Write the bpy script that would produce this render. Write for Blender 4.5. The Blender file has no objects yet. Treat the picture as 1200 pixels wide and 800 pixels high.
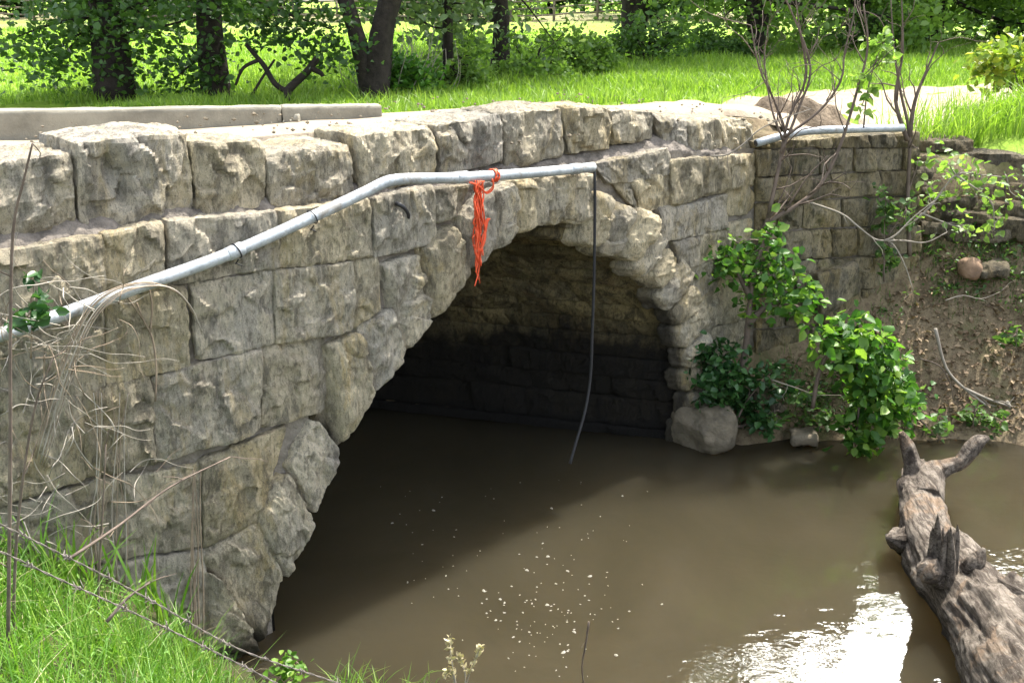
import bpy, math, random
import numpy as np
from mathutils import Vector

random.seed(7)
RNG = np.random.default_rng(7)
scene = bpy.context.scene
COL = scene.collection

# ----------------------------------------------------------------- geometry frame
H = 3.6                                   # eye height over the water (m)
FOC = 1150.0                              # focal length for a 1200 px wide picture
TH = math.radians(19.2)
CT, ST = math.cos(TH), math.sin(TH)
P0 = np.array([-.397, 1.38]) * H          # left springing of the arch, on the wall face
D = np.array([.814, .75]); D /= np.linalg.norm(D)      # along the wall face
N = np.array([D[1], -D[0]])               # out of the wall face, to the viewer
S = np.array([-.97, .247]); S /= np.linalg.norm(S)     # along the skewed barrel
SPERP = np.array([.247, .97]); SPERP /= np.linalg.norm(SPERP)
CU, CV, RAD = 2.10, .117, 1.924           # arch centre and radius on the face
SPAN = 3.99
BARREL = 4.4
W0 = np.array([1.92, 8.05]); WD = np.array([.944, .33]); WD /= np.linalg.norm(WD)
WN = np.array([WD[1], -WD[0]])            # out of the wing wall
CW = (P0 + D * SPAN - P0) @ SPERP         # channel width

def ray(x, y):
    r = (x - 600) / FOC; d = (y - 400) / FOC
    return np.array([r, CT - ST * d, -(ST + CT * d)])
def at(x, y, Y):                          # point at forward distance Y
    R = ray(x, y); t = Y / R[1]
    return np.array([R[0] * t, Y, H + R[2] * t])
def atz(x, y, z):                         # point on a level plane
    R = ray(x, y); t = (z - H) / R[2]
    return R * t + np.array([0, 0, H])
def onplane(x, y, p, n, d):               # (u, v) on a vertical plane
    R = ray(x, y); t = (p @ n) / (R[:2] @ n); q = R * t
    return np.array([(q[:2] - p) @ d, H + q[2]])
def face_uv(x, y, off=0.0): return onplane(x, y, P0 + N * off, N, D)
def face_pt(x, y, off=0.0):
    u, v = face_uv(x, y, off); q = P0 + N * off + D * u
    return np.array([q[0], q[1], v])
def wing_uv(x, y, off=0.0): return onplane(x, y, W0 + WN * off, WN, WD)
def wing_pt(x, y, off=0.0):
    u, v = wing_uv(x, y, off); q = W0 + WN * off + WD * u
    return np.array([q[0], q[1], v])

# ----------------------------------------------------------------- noise
def _hash(i, j, k, seed):
    h = (i.astype(np.uint32) * np.uint32(374761393) + j.astype(np.uint32) * np.uint32(668265263)
         + k.astype(np.uint32) * np.uint32(2147483647) + np.uint32((seed * 1274126177) & 0xffffffff))
    h = (h ^ (h >> np.uint32(13))) * np.uint32(1274126177)
    h = (h ^ (h >> np.uint32(16))) * np.uint32(2246822519)
    h = h ^ (h >> np.uint32(13))
    return h.astype(np.float64) / 4294967295.0 * 2 - 1
def vnoise(P, seed=0):
    f = np.floor(P); t = P - f; t = t * t * (3 - 2 * t)
    a = f.astype(np.int64); r = 0
    for dx in (0, 1):
        wx = t[:, 0] if dx else 1 - t[:, 0]
        for dy in (0, 1):
            wy = t[:, 1] if dy else 1 - t[:, 1]
            for dz in (0, 1):
                wz = t[:, 2] if dz else 1 - t[:, 2]
                r = r + wx * wy * wz * _hash(a[:, 0] + dx, a[:, 1] + dy, a[:, 2] + dz, seed)
    return r
def fbm(P, octv=4, seed=0, gain=.5, lac=2.07):
    r = 0; a = 1.0; P = P.copy()
    for o in range(octv):
        r = r + a * vnoise(P, seed + o * 17); a *= gain; P = P * lac + 3.7
    return r

# ----------------------------------------------------------------- mesh building
OFF = {}
class MB:
    def __init__(s): s.V = []; s.Q = []; s.T = []; s.A = []; s.n = 0
    def add(s, V, Q=None, T=None, tint=.5):
        V = np.asarray(V, float)
        if Q is not None and len(Q): s.Q.append(np.asarray(Q, int) + s.n)
        if T is not None and len(T): s.T.append(np.asarray(T, int) + s.n)
        s.V.append(V); s.A.append(np.full(len(V), tint) if np.isscalar(tint) else np.asarray(tint, float))
        s.n += len(V)
    def build(s, name, mat, parent=None, smooth=True, attrs=None):
        V = np.concatenate(s.V); A = np.concatenate(s.A)
        off = OFF.get(parent.name, np.zeros(3)) if parent else np.zeros(3)
        V = V - off
        Q = np.concatenate(s.Q) if s.Q else np.zeros((0, 4), int)
        T = np.concatenate(s.T) if s.T else np.zeros((0, 3), int)
        me = bpy.data.meshes.new(name)
        me.vertices.add(len(V)); me.vertices.foreach_set('co', V.astype(np.float32).ravel())
        idx = np.concatenate([Q.ravel(), T.ravel()]).astype(np.int32)
        st = np.concatenate([np.arange(len(Q)) * 4, len(Q) * 4 + np.arange(len(T)) * 3]).astype(np.int32)
        me.loops.add(len(idx)); me.loops.foreach_set('vertex_index', idx)
        me.polygons.add(len(st)); me.polygons.foreach_set('loop_start', st)
        me.polygons.foreach_set('use_smooth', np.full(len(st), smooth))
        me.update(calc_edges=True)
        at_ = me.attributes.new('tint', 'FLOAT', 'POINT'); at_.data.foreach_set('value', A.astype(np.float32))
        for k, v in (attrs or {}).items():
            a2 = me.attributes.new(k, 'FLOAT', 'POINT'); a2.data.foreach_set('value', np.asarray(v, np.float32))
        me.materials.append(mat)
        o = bpy.data.objects.new(name, me); COL.objects.link(o)
        if parent: o.parent = parent; OFF[o.name] = off
        return o
def tag(o, label=None, cat=None, group=None, kind=None):
    if label: o['label'] = label
    if cat: o['category'] = cat
    if group: o['group'] = group
    if kind: o['kind'] = kind
    return o
def thing(name, label, cat, loc, group=None):
    o = bpy.data.objects.new(name, None); COL.objects.link(o)
    o.empty_display_size = .1; o.location = [float(c) for c in loc]
    OFF[o.name] = np.array([float(c) for c in loc])
    return tag(o, label, cat, group)

def lattice(nx, ny, nz):
    fs = []; 
    def grid(a, b): 
        A, B = np.meshgrid(np.arange(a + 1), np.arange(b + 1), indexing='ij'); return A, B
    allp = []; quads = []; n = 0
    for ax, (a, b), m in ((2, (nx, ny), nz), (1, (nx, nz), ny), (0, (ny, nz), nx)):
        A, B = grid(a, b)
        for side in (0, m):
            C = np.full_like(A, side)
            p = {2: (A, B, C), 1: (A, C, B), 0: (C, A, B)}[ax]
            allp.append(np.stack([q.ravel() for q in p], 1))
            i = np.arange((a + 1) * (b + 1)).reshape(a + 1, b + 1)
            q = np.stack([i[:-1, :-1], i[1:, :-1], i[1:, 1:], i[:-1, 1:]], -1).reshape(-1, 4) + n
            flip = (side == 0) ^ (ax == 1)
            quads.append(q[:, ::-1] if flip else q); n += (a + 1) * (b + 1)
    P = np.concatenate(allp); Qd = np.concatenate(quads)
    key = P[:, 0] * 4000000 + P[:, 1] * 2000 + P[:, 2]
    _, first, inv = np.unique(key, return_index=True, return_inverse=True)
    return P[first] / np.array([nx, ny, nz]), inv.ravel()[Qd]

def block(size, mp, seed, sp=.02, rad=.02, chips=6, chipd=.05, bulge=.03, amp=.012, fine=.004, allround=False, facet=0.0):
    """A quarry-faced stone: rounded box, corners knocked off by random planes, rough on all sides."""
    rs = np.random.default_rng(seed)
    size = np.array(size, float); n = np.clip(np.ceil(size / sp), 2, 110).astype(int)
    P, Qd = lattice(*n)
    x = (P - .5) * size; hs = size / 2
    rad = min(rad, hs.min() * .9)
    inner = np.clip(x, -(hs - rad), hs - rad); dv = x - inner
    ln = np.linalg.norm(dv, axis=1, keepdims=True) + 1e-9
    dr = dv / ln; x = inner + dr * rad
    for c in range(chips):                                # knocked-off corners and tooled facets
        if allround:
            nn = rs.normal(size=3)
        elif c % 3 == 0:
            nn = np.array([rs.normal() * .35, rs.normal() * .35, 1.0])
        else:
            nn = np.array([rs.choice([-1, 1]) * rs.uniform(.2, 1.6), rs.choice([-1, 1]) * rs.uniform(.2, 1.6), 1.0])
        nn /= np.linalg.norm(nn)
        sup = np.abs(nn) @ hs
        cut = sup - rs.uniform(.25, 1) * chipd - .25 * rad
        ex = np.maximum(0, x @ nn - cut); x = x - ex[:, None] * nn
    sh = rs.uniform(-50, 50, 3)
    a = np.clip(np.abs(P[:, 0] * 2 - 1), 0, 1); b = np.clip(np.abs(P[:, 1] * 2 - 1), 0, 1)
    fr = (P[:, 2] > .6) * 1.0
    x[:, 2] += fr * bulge * (1 - a ** 3) * (1 - b ** 3)
    if facet:                                             # broken facets of a quarry face
        K = int(np.clip(size[0] * size[1] / .011, 6, 70)); sx = rs.uniform(-1, 1, (K, 2)) * hs[:2] * 1.05; sp_ = math.sqrt(size[0] * size[1] / K)
        h_ = rs.normal(size=K) * facet; g_ = rs.normal(size=(K, 2)) * np.array([1.5, 2.4]) * facet / sp_ * .8
        jit = x[:, :2] + .28 * sp_ * np.stack([vnoise((x + 9) * 16, 3), vnoise((x + 31) * 16, 4)], 1)
        dl = jit[:, None] - sx[None]; dd = (dl ** 2 * np.array([1.0, .55])).sum(-1); dd -= dd.min(1, keepdims=True)
        wt = np.exp(-dd / (2 * (.095 * sp_) ** 2)); val = (wt * (h_ + (dl * g_).sum(-1))).sum(1) / wt.sum(1)
        x[:, 2] += fr * np.clip(val, -2.2 * facet, 2.2 * facet) * (1 - .55 * np.maximum(a, b) ** 10)
    q = x + sh
    big = fbm(q * np.array([4.2, 3.2, 4.2]), 3, seed % 91)
    rid = 1 - 2 * np.abs(vnoise(q * np.array([9, 6, 9]), seed % 77 + 5))
    sm = fbm(q * np.array([30, 19, 30]), 3, seed % 57 + 3) + .9 * (1 - 2.2 * np.abs(vnoise(q * np.array([38, 17, 38]), seed % 37 + 2)))
    disp = amp * (1.1 * big + .5 * rid) + fine * sm
    x = x + dr * disp[:, None]
    return mp(x[:, 0] / size[0] + .5, x[:, 1] / size[1] + .5, x[:, 2] - hs[2]), Qd

def quad_map(uv, org, du, nrm, off, back=None):
    """uv: TL, TR, BR, BL in plane metres -> mapping of (p, q, depth) to the world."""
    TL, TR, BR, BL = [np.asarray(c, float) for c in uv]
    bk = nrm if back is None else back
    def mp(p, q, dep):
        p_ = p[:, None]; q_ = q[:, None]
        uvp = (1 - q_) * ((1 - p_) * BL + p_ * BR) + q_ * ((1 - p_) * TL + p_ * TR)
        xy = org + nrm * off + uvp[:, :1] * du + dep[:, None] * bk
        return np.c_[xy, uvp[:, 1]]
    w = (np.linalg.norm(TR - TL) + np.linalg.norm(BR - BL)) / 2
    h = (np.linalg.norm(TL - BL) + np.linalg.norm(TR - BR)) / 2
    return mp, w, h

def tube(pts, rad, sides=6, bark=0, seed=0, sub=1):
    pts = np.asarray(pts, float)
    rad = np.full(len(pts), rad) if np.isscalar(rad) else np.asarray(rad, float)
    if sub > 1:                                            # Catmull-Rom refine
        pp = np.vstack([2 * pts[0] - pts[1], pts, 2 * pts[-1] - pts[-2]]); o = []; ro = []
        for i in range(len(pts) - 1):
            for k in range(sub):
                t = k / sub; a, b, c, d = pp[i:i + 4]
                o.append(.5 * (2 * b + (c - a) * t + (2 * a - 5 * b + 4 * c - d) * t * t + (3 * b - a - 3 * c + d) * t ** 3))
                ro.append(rad[i] * (1 - t) + rad[i + 1] * t)
        o.append(pts[-1]); ro.append(rad[-1]); pts = np.array(o); rad = np.array(ro)
    n = len(pts)
    tg = np.gradient(pts, axis=0); tg /= np.linalg.norm(tg, axis=1, keepdims=True) + 1e-12
    up = np.array([0, 0, 1.]) if abs(tg[0, 2]) < .9 else np.array([1., 0, 0])
    e = np.cross(tg[0], up); e /= np.linalg.norm(e); E1 = []; E2 = []
    for i in range(n):
        e = e - tg[i] * (e @ tg[i]); e /= np.linalg.norm(e) + 1e-12
        E1.append(e); E2.append(np.cross(tg[i], e))
    E1 = np.array(E1); E2 = np.array(E2)
    th = np.arange(sides) / sides * 2 * math.pi
    rr = np.repeat(rad[:, None], sides, 1)
    if bark:
        L = np.concatenate([[0], np.cumsum(np.linalg.norm(np.diff(pts, axis=0), axis=1))])
        q = np.stack([np.cos(th)[None] * 3.2 + 0 * L[:, None], np.sin(th)[None] * 3.2 + 0 * L[:, None],
                      L[:, None] * 1.2 + 0 * th[None]], -1).reshape(-1, 3)
        rr = rr * (1 + bark * fbm(q, 4, seed)).reshape(n, sides)
    V = pts[:, None] + E1[:, None] * (np.cos(th)[None, :, None] * rr[..., None]) + E2[:, None] * (np.sin(th)[None, :, None] * rr[..., None])
    V = V.reshape(-1, 3); i = np.arange(n * sides).reshape(n, sides); j = np.roll(i, -1, 1)
    Qd = np.stack([i[:-1], j[:-1], j[1:], i[1:]], -1).reshape(-1, 4)
    V = np.vstack([V, pts[0], pts[-1]])
    T = np.vstack([np.stack([j[0], i[0], np.full(sides, n * sides)], 1), np.stack([i[-1], j[-1], np.full(sides, n * sides + 1)], 1)])
    return V, Qd, T

def unit(v): return v / (np.linalg.norm(v, axis=-1, keepdims=True) + 1e-12)
def leaves(mb, C, size, dirs=None, updir=.5, wid=.34, rs=RNG, tint=None, fold=.12):
    """Folded six-point leaves at the points C."""
    n = len(C)
    if n == 0: return
    d = unit(rs.normal(size=(n, 3)) * np.array([1, 1, .6]) + (0 if dirs is None else dirs))
    nm = unit(rs.normal(size=(n, 3)) * .6 + np.array([0, 0, updir]))
    sd = unit(np.cross(d, nm)); nm = np.cross(sd, d)
    s = (size * rs.uniform(.42, 1.35, n))[:, None]
    def P(a, b, c): return C + d * s * a + sd * s * b + nm * s * c
    V = np.stack([P(0, 0, 0), P(.3, wid, fold), P(.3, -wid, fold), P(.68, wid * .8, fold * .7), P(.68, -wid * .8, fold * .7), P(1, 0, -.08)], 1).reshape(-1, 3)
    b = np.arange(n)[:, None] * 6
    Qd = np.vstack([b + np.array([0, 1, 3, 5]), b + np.array([0, 5, 4, 2])])
    t = rs.uniform(0, 1, n) if tint is None else tint
    mb.add(V, Qd, tint=np.repeat(t, 6))

def blades(mb, B, h, w, rs=RNG, bend=.5, tint=None):
    n = len(B); an = rs.uniform(0, 2 * math.pi, n)
    d = np.stack([np.cos(an), np.sin(an), 0 * an], 1); sd = np.stack([-np.sin(an), np.cos(an), 0 * an], 1)
    an2 = rs.uniform(0, 2 * math.pi, n); sd = unit(sd + .8 * np.stack([np.cos(an2), np.sin(an2), 0 * an2], 1))
    bd = (bend * rs.uniform(.1, 1.3, n))[:, None]; hh = np.asarray(h)[:, None]; ww = np.asarray(w)[:, None]
    rows = []
    for t, k in ((0, 1), (.4, .9), (.75, .6), (1, .06)):
        c = B + d * hh * bd * t * t + np.array([0, 0, 1]) * hh * (t - .35 * bd * t * t)
        rows += [c - sd * ww * k * .5, c + sd * ww * k * .5]
    V = np.stack(rows, 1).reshape(-1, 3); b = np.arange(n)[:, None] * 8
    Qd = np.vstack([b + np.array([0, 1, 3, 2]), b + np.array([2, 3, 5, 4]), b + np.array([4, 5, 7, 6])])
    t = rs.uniform(0, 1, n) if tint is None else tint
    mb.add(V, Qd, tint=np.repeat(t, 8))

# ----------------------------------------------------------------- materials
def mat(name):
    m = bpy.data.materials.new(name); m.use_nodes = True
    nt = m.node_tree; nt.nodes.clear()
    return m, NT(nt)
class NT:
    def __init__(s, nt): s.t = nt
    def n(s, typ, **kw):
        o = s.t.nodes.new(typ)
        for k, v in kw.items():
            if k.startswith('i_'): o.inputs[k[2:].replace('_', ' ')].default_value = v
            else: setattr(o, k, v)
        return o
    def l(s, a, b): s.t.links.new(a, b)
    def coord(s, scale=(1, 1, 1)):
        g = s.n('ShaderNodeNewGeometry'); m = s.n('ShaderNodeMapping'); m.inputs['Scale'].default_value = scale
        s.l(g.outputs['Position'], m.inputs['Vector']); return m.outputs['Vector']
    def ocoord(s, scale=(1, 1, 1)):
        g = s.n('ShaderNodeTexCoord'); m = s.n('ShaderNodeMapping'); m.inputs['Scale'].default_value = scale
        s.l(g.outputs['Object'], m.inputs['Vector']); return m.outputs['Vector']
    def noise(s, vec, scale, detail=6, rough=.6, dist=0):
        o = s.n('ShaderNodeTexNoise'); o.inputs['Scale'].default_value = scale; o.inputs['Detail'].default_value = detail
        o.inputs['Roughness'].default_value = rough; o.inputs['Distortion'].default_value = dist
        s.l(vec, o.inputs['Vector']); return o.outputs['Fac']
    def ramp(s, fac, a, b, ca=(0, 0, 0, 1), cb=(1, 1, 1, 1)):
        o = s.n('ShaderNodeValToRGB'); e = o.color_ramp.elements
        e[0].position = a; e[1].position = b; e[0].color = ca; e[1].color = cb
        s.l(fac, o.inputs['Fac']); return o.outputs['Color']
    def mix(s, fac, a, b, mode='MIX'):
        o = s.n('ShaderNodeMix', data_type='RGBA', blend_type=mode)
        for k, v in ((0, fac), (6, a), (7, b)):
            if hasattr(v, 'links') or hasattr(v, 'is_linked'): s.l(v, o.inputs[k])
            else: o.inputs[k].default_value = v if k == 0 else (*v, 1) if len(v) == 3 else v
        return o.outputs[2]
    def math(s, op, a, b=0.0):
        o = s.n('ShaderNodeMath', operation=op)
        for k, v in ((0, a), (1, b)):
            if hasattr(v, 'is_linked'): s.l(v, o.inputs[k])
            else: o.inputs[k].default_value = v
        return o.outputs[0]
    def attr(s, name): return s.n('ShaderNodeAttribute', attribute_name=name).outputs['Fac']
    def bump(s, h, dist, strength=1.0, prev=None):
        o = s.n('ShaderNodeBump'); o.inputs['Distance'].default_value = dist; o.inputs['Strength'].default_value = strength
        s.l(h, o.inputs['Height'])
        if prev: s.l(prev, o.inputs['Normal'])
        return o.outputs['Normal']
    def out(s, col, rough=.9, normal=None, spec=.3, metal=0, **kw):
        p = s.n('ShaderNodeBsdfPrincipled'); o = s.n('ShaderNodeOutputMaterial')
        if hasattr(col, 'is_linked'): s.l(col, p.inputs['Base Color'])
        else: p.inputs['Base Color'].default_value = (*col, 1)
        if hasattr(rough, 'is_linked'): s.l(rough, p.inputs['Roughness'])
        else: p.inputs['Roughness'].default_value = rough
        p.inputs['Specular IOR Level'].default_value = spec; p.inputs['Metallic'].default_value = metal
        for k, v in kw.items(): p.inputs[k.replace('_', ' ')].default_value = v
        if normal: s.l(normal, p.inputs['Normal'])
        s.l(p.outputs[0], o.inputs['Surface']); return p, o

def stone_mat(name, cream, grey, ochre, dark, stain=False, darkamt=.8, moss=0.0):
    m, t = mat(name)
    c = t.coord(); cs = t.coord((1, 1, .36))
    warp = t.n('ShaderNodeVectorMath', operation='ADD'); wn = t.n('ShaderNodeTexNoise'); wn.inputs['Scale'].default_value = 7; wn.inputs['Detail'].default_value = 4
    t.l(cs, wn.inputs['Vector']); sc = t.n('ShaderNodeVectorMath', operation='SCALE'); sc.inputs['Scale'].default_value = .06
    t.l(wn.outputs['Color'], sc.inputs[0]); t.l(cs, warp.inputs[0]); t.l(sc.outputs[0], warp.inputs[1]); wv = warp.outputs[0]
    big = t.noise(wv, 2.4, 9, .7, .3); mid = t.noise(wv, 10, 10, .74, .1); fine = t.noise(wv, 52, 9, .76); sp = t.noise(c, 150, 5, .75)
    tint = t.attr('tint')
    col = t.mix(t.ramp(big, .45, .53), grey, cream)
    col = t.mix(t.math('MULTIPLY', t.ramp(t.noise(wv, 3.1, 8, .7, .6), .53, .60), .65), col, ochre)
    col = t.mix(t.math('MULTIPLY', t.ramp(mid, .515, .58), darkamt), col, dark)
    col = t.mix(t.math('MULTIPLY', t.ramp(mid, .38, .44, (1, 1, 1, 1), (0, 0, 0, 1)), .55), col, (cream[0] * 1.35, cream[1] * 1.35, cream[2] * 1.4))
    col = t.mix(t.math('MULTIPLY', t.ramp(fine, .51, .60), .62), col, (dark[0] * .75, dark[1] * .75, dark[2] * .75))
    col = t.mix(t.math('MULTIPLY', t.ramp(fine, .36, .44, (1, 1, 1, 1), (0, 0, 0, 1)), .45), col, (cream[0] * 1.3, cream[1] * 1.3, cream[2] * 1.3))
    col = t.mix(t.math('MULTIPLY', t.ramp(sp, .55, .63), .6), col, (dark[0] * .5, dark[1] * .5, dark[2] * .5))
    col = t.mix(t.math('MULTIPLY', t.ramp(sp, .36, .42, (1, 1, 1, 1), (0, 0, 0, 1)), .45), col, (min(cream[0] * 1.4, .8), min(cream[1] * 1.4, .76), min(cream[2] * 1.4, .66)))
    if moss:
        col = t.mix(t.math('MULTIPLY', t.ramp(t.noise(c, 4.4, 6, .7), .53, .66), moss), col, (.12, .13, .035))
    br = t.math('ADD', t.math('MULTIPLY', tint, .5), .74)
    v = t.n('ShaderNodeCombineXYZ')
    for k in range(3): t.l(br, v.inputs[k])
    col = t.mix(1.0, col, v.outputs[0], 'MULTIPLY')
    hue = t.math('FRACT', t.math('MULTIPLY', tint, 7.31))
    col = t.mix(1.0, col, t.ramp(hue, .1, .9, (1.05, 1.0, .88, 1), (.97, .97, 1.0, 1)), 'MULTIPLY')
    col = t.mix(t.attr('soot_shade'), col, (.022, .02, .017))
    zw = t.n('ShaderNodeSeparateXYZ'); gw = t.n('ShaderNodeNewGeometry'); t.l(gw.outputs['Position'], zw.inputs[0])
    wet = t.ramp(t.math('ADD', zw.outputs[2], t.math('MULTIPLY', t.noise(c, 7, 5, .65), -.22)), -.02, .06, (1, 1, 1, 1), (0, 0, 0, 1))
    col = t.mix(t.math('MULTIPLY', wet, .8), col, (.05, .043, .03))                               # wet silt band at the water
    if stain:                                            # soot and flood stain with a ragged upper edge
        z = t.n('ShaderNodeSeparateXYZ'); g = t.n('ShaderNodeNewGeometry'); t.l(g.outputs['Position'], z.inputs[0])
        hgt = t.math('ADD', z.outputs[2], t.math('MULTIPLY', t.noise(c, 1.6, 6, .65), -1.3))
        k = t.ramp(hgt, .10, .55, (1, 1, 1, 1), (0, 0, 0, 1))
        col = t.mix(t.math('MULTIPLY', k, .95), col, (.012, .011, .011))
    b = t.bump(mid, .075, .9); b = t.bump(fine, .045, 1.0, b); b = t.bump(sp, .012, .9, b)
    t.out(col, .92, b, .2)
    return m
M = {}
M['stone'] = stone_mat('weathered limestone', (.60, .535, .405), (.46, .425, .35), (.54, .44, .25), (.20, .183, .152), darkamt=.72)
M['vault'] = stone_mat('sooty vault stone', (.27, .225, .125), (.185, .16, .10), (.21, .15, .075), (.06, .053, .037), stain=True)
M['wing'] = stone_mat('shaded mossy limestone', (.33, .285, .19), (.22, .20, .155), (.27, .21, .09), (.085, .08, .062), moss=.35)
M['slab'] = stone_mat('brown flat stone', (.20, .17, .115), (.135, .12, .09), (.17, .125, .06), (.05, .045, .035))
def simple(name, col, col2, scale=12, rough=.9, bump=.004, spec=.2, metal=0, bscale=60):
    m, t = mat(name); c = t.ocoord()
    f = t.ramp(t.noise(c, scale, 6, .65), .35, .65)
    cc = t.mix(f, col, col2)
    b = t.bump(t.noise(c, bscale, 6, .65), bump) if bump else None
    t.out(cc, rough, b, spec, metal); return m
M['mortar'] = simple('grey mortar', (.26, .23, .195), (.13, .115, .095), 7, .95, .02, bscale=45)
M['ledge'] = simple('dirty mortar bed', (.24, .21, .18), (.10, .088, .076), 14, .95, .02, bscale=50)
M['concrete'] = simple('old concrete', (.27, .25, .20), (.16, .148, .12), 3.5, .92, .005)
m, t = mat('galvanised conduit'); c = t.coord()
pc = t.mix(t.ramp(t.noise(c, 9, 6, .7), .42, .58), (.43, .46, .49), (.30, .33, .355))
pc = t.mix(t.math('MULTIPLY', t.ramp(t.noise(c, 5, 7, .75, .5), .54, .62), .7), pc, (.20, .17, .13))
pc = t.mix(t.math('MULTIPLY', t.ramp(t.noise(c, 60, 5, .7), .55, .62), .5), pc, (.16, .15, .135))
t.out(pc, t.ramp(t.noise(c, 12, 5, .6), .3, .7, (.38, .38, .38, 1), (.62, .62, .62, 1)), t.bump(t.noise(c, 70, 4, .7), .001), .5, .3); M['pipe'] = m
M['black'] = simple('black rubber', (.013, .013, .016), (.02, .02, .024), 20, .5, 0, .4)
M['wire'] = simple('rusty grey wire', (.17, .15, .135), (.09, .075, .065), 40, .6, .0005, .4, .4)
M['twine'] = simple('orange plastic twine', (.72, .075, .025), (.55, .10, .04), 60, .6, 0, .3)
M['vine'] = simple('dry vine', (.27, .215, .155), (.15, .115, .085), 8, .9, .001)
M['palevine'] = simple('bleached dry stem', (.36, .33, .28), (.23, .205, .17), 8, .9, .001)
M['twig'] = simple('grey brown twig', (.16, .125, .10), (.085, .066, .054), 9, .9, .002)
M['paletwig'] = simple('pale dead twig', (.30, .27, .225), (.19, .165, .135), 9, .9, .002)
M['bark'] = simple('dark bark', (.038, .031, .026), (.018, .015, .013), 9, .95, .02, bscale=22)
M['rock'] = simple('brown rock', (.19, .16, .115), (.10, .087, .065), 6, .92, .02, bscale=25)
M['redrock'] = simple('reddish rock', (.26, .17, .11), (.17, .115, .08), 7, .92, .015, bscale=25)
M['foam'] = simple('pale foam', (.30, .285, .24), (.2, .19, .155), 90, .7, 0)
M['wood'] = simple('weathered rail', (.27, .22, .17), (.18, .145, .11), 5, .9, .004)

def leaf_mat(name, a, b, c, trans=.45, rough=.45):
    m, t = mat(name); tint = t.attr('tint')
    r = t.n('ShaderNodeValToRGB'); e = r.color_ramp.elements
    e[0].position = 0; e[0].color = (*a, 1); e[1].position = 1; e[1].color = (*c, 1)
    k = e.new(.55); k.color = (*b, 1); t.l(tint, r.inputs['Fac'])
    p = t.n('ShaderNodeBsdfPrincipled'); t.l(r.outputs[0], p.inputs['Base Color'])
    p.inputs['Roughness'].default_value = rough; p.inputs['Specular IOR Level'].default_value = .35
    tr = t.n('ShaderNodeBsdfTranslucent'); hv = t.mix(1.0, r.outputs[0], (1.25, 1.35, .6), 'MULTIPLY'); t.l(hv, tr.inputs['Color'])
    mx = t.n('ShaderNodeMixShader'); mx.inputs[0].default_value = trans
    t.l(p.outputs[0], mx.inputs[1]); t.l(tr.outputs[0], mx.inputs[2])
    o = t.n('ShaderNodeOutputMaterial'); t.l(mx.outputs[0], o.inputs['Surface']); return m
M['leaf_dark'] = leaf_mat('dark tree leaf', (.025, .06, .016), (.045, .10, .024), (.08, .155, .04), .45)
M['leaf_mid'] = leaf_mat('tree leaf', (.04, .085, .022), (.075, .145, .038), (.13, .22, .065), .5)
M['leaf_light'] = leaf_mat('light tree leaf', (.085, .16, .035), (.15, .25, .06), (.24, .34, .11), .56)
M['leaf_willow'] = leaf_mat('silvery leaf', (.06, .105, .04), (.11, .165, .075), (.20, .26, .15), .5)
M['leaf_bright'] = leaf_mat('bright shrub leaf', (.035, .10, .018), (.08, .195, .03), (.21, .33, .06), .48, .42)
M['leaf_ivy'] = leaf_mat('ivy leaf', (.015, .055, .015), (.03, .085, .022), (.055, .125, .035), .3, .35)
M['leaf_yellow'] = leaf_mat('yellow green leaf', (.12, .20, .03), (.2, .28, .04), (.35, .36, .05), .45)
M['grass'] = leaf_mat('bank grass', (.055, .14, .015), (.10, .225, .025), (.21, .32, .06), .4)
M['grass_far'] = leaf_mat('meadow grass', (.10, .18, .022), (.16, .27, .036), (.26, .36, .075), .5)
M['straw'] = leaf_mat('pale straw', (.30, .26, .16), (.4, .35, .22), (.5, .45, .3), .25)
M['litter'] = leaf_mat('leaf litter', (.09, .06, .035), (.17, .12, .075), (.28, .21, .13), .1, .8)

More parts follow.
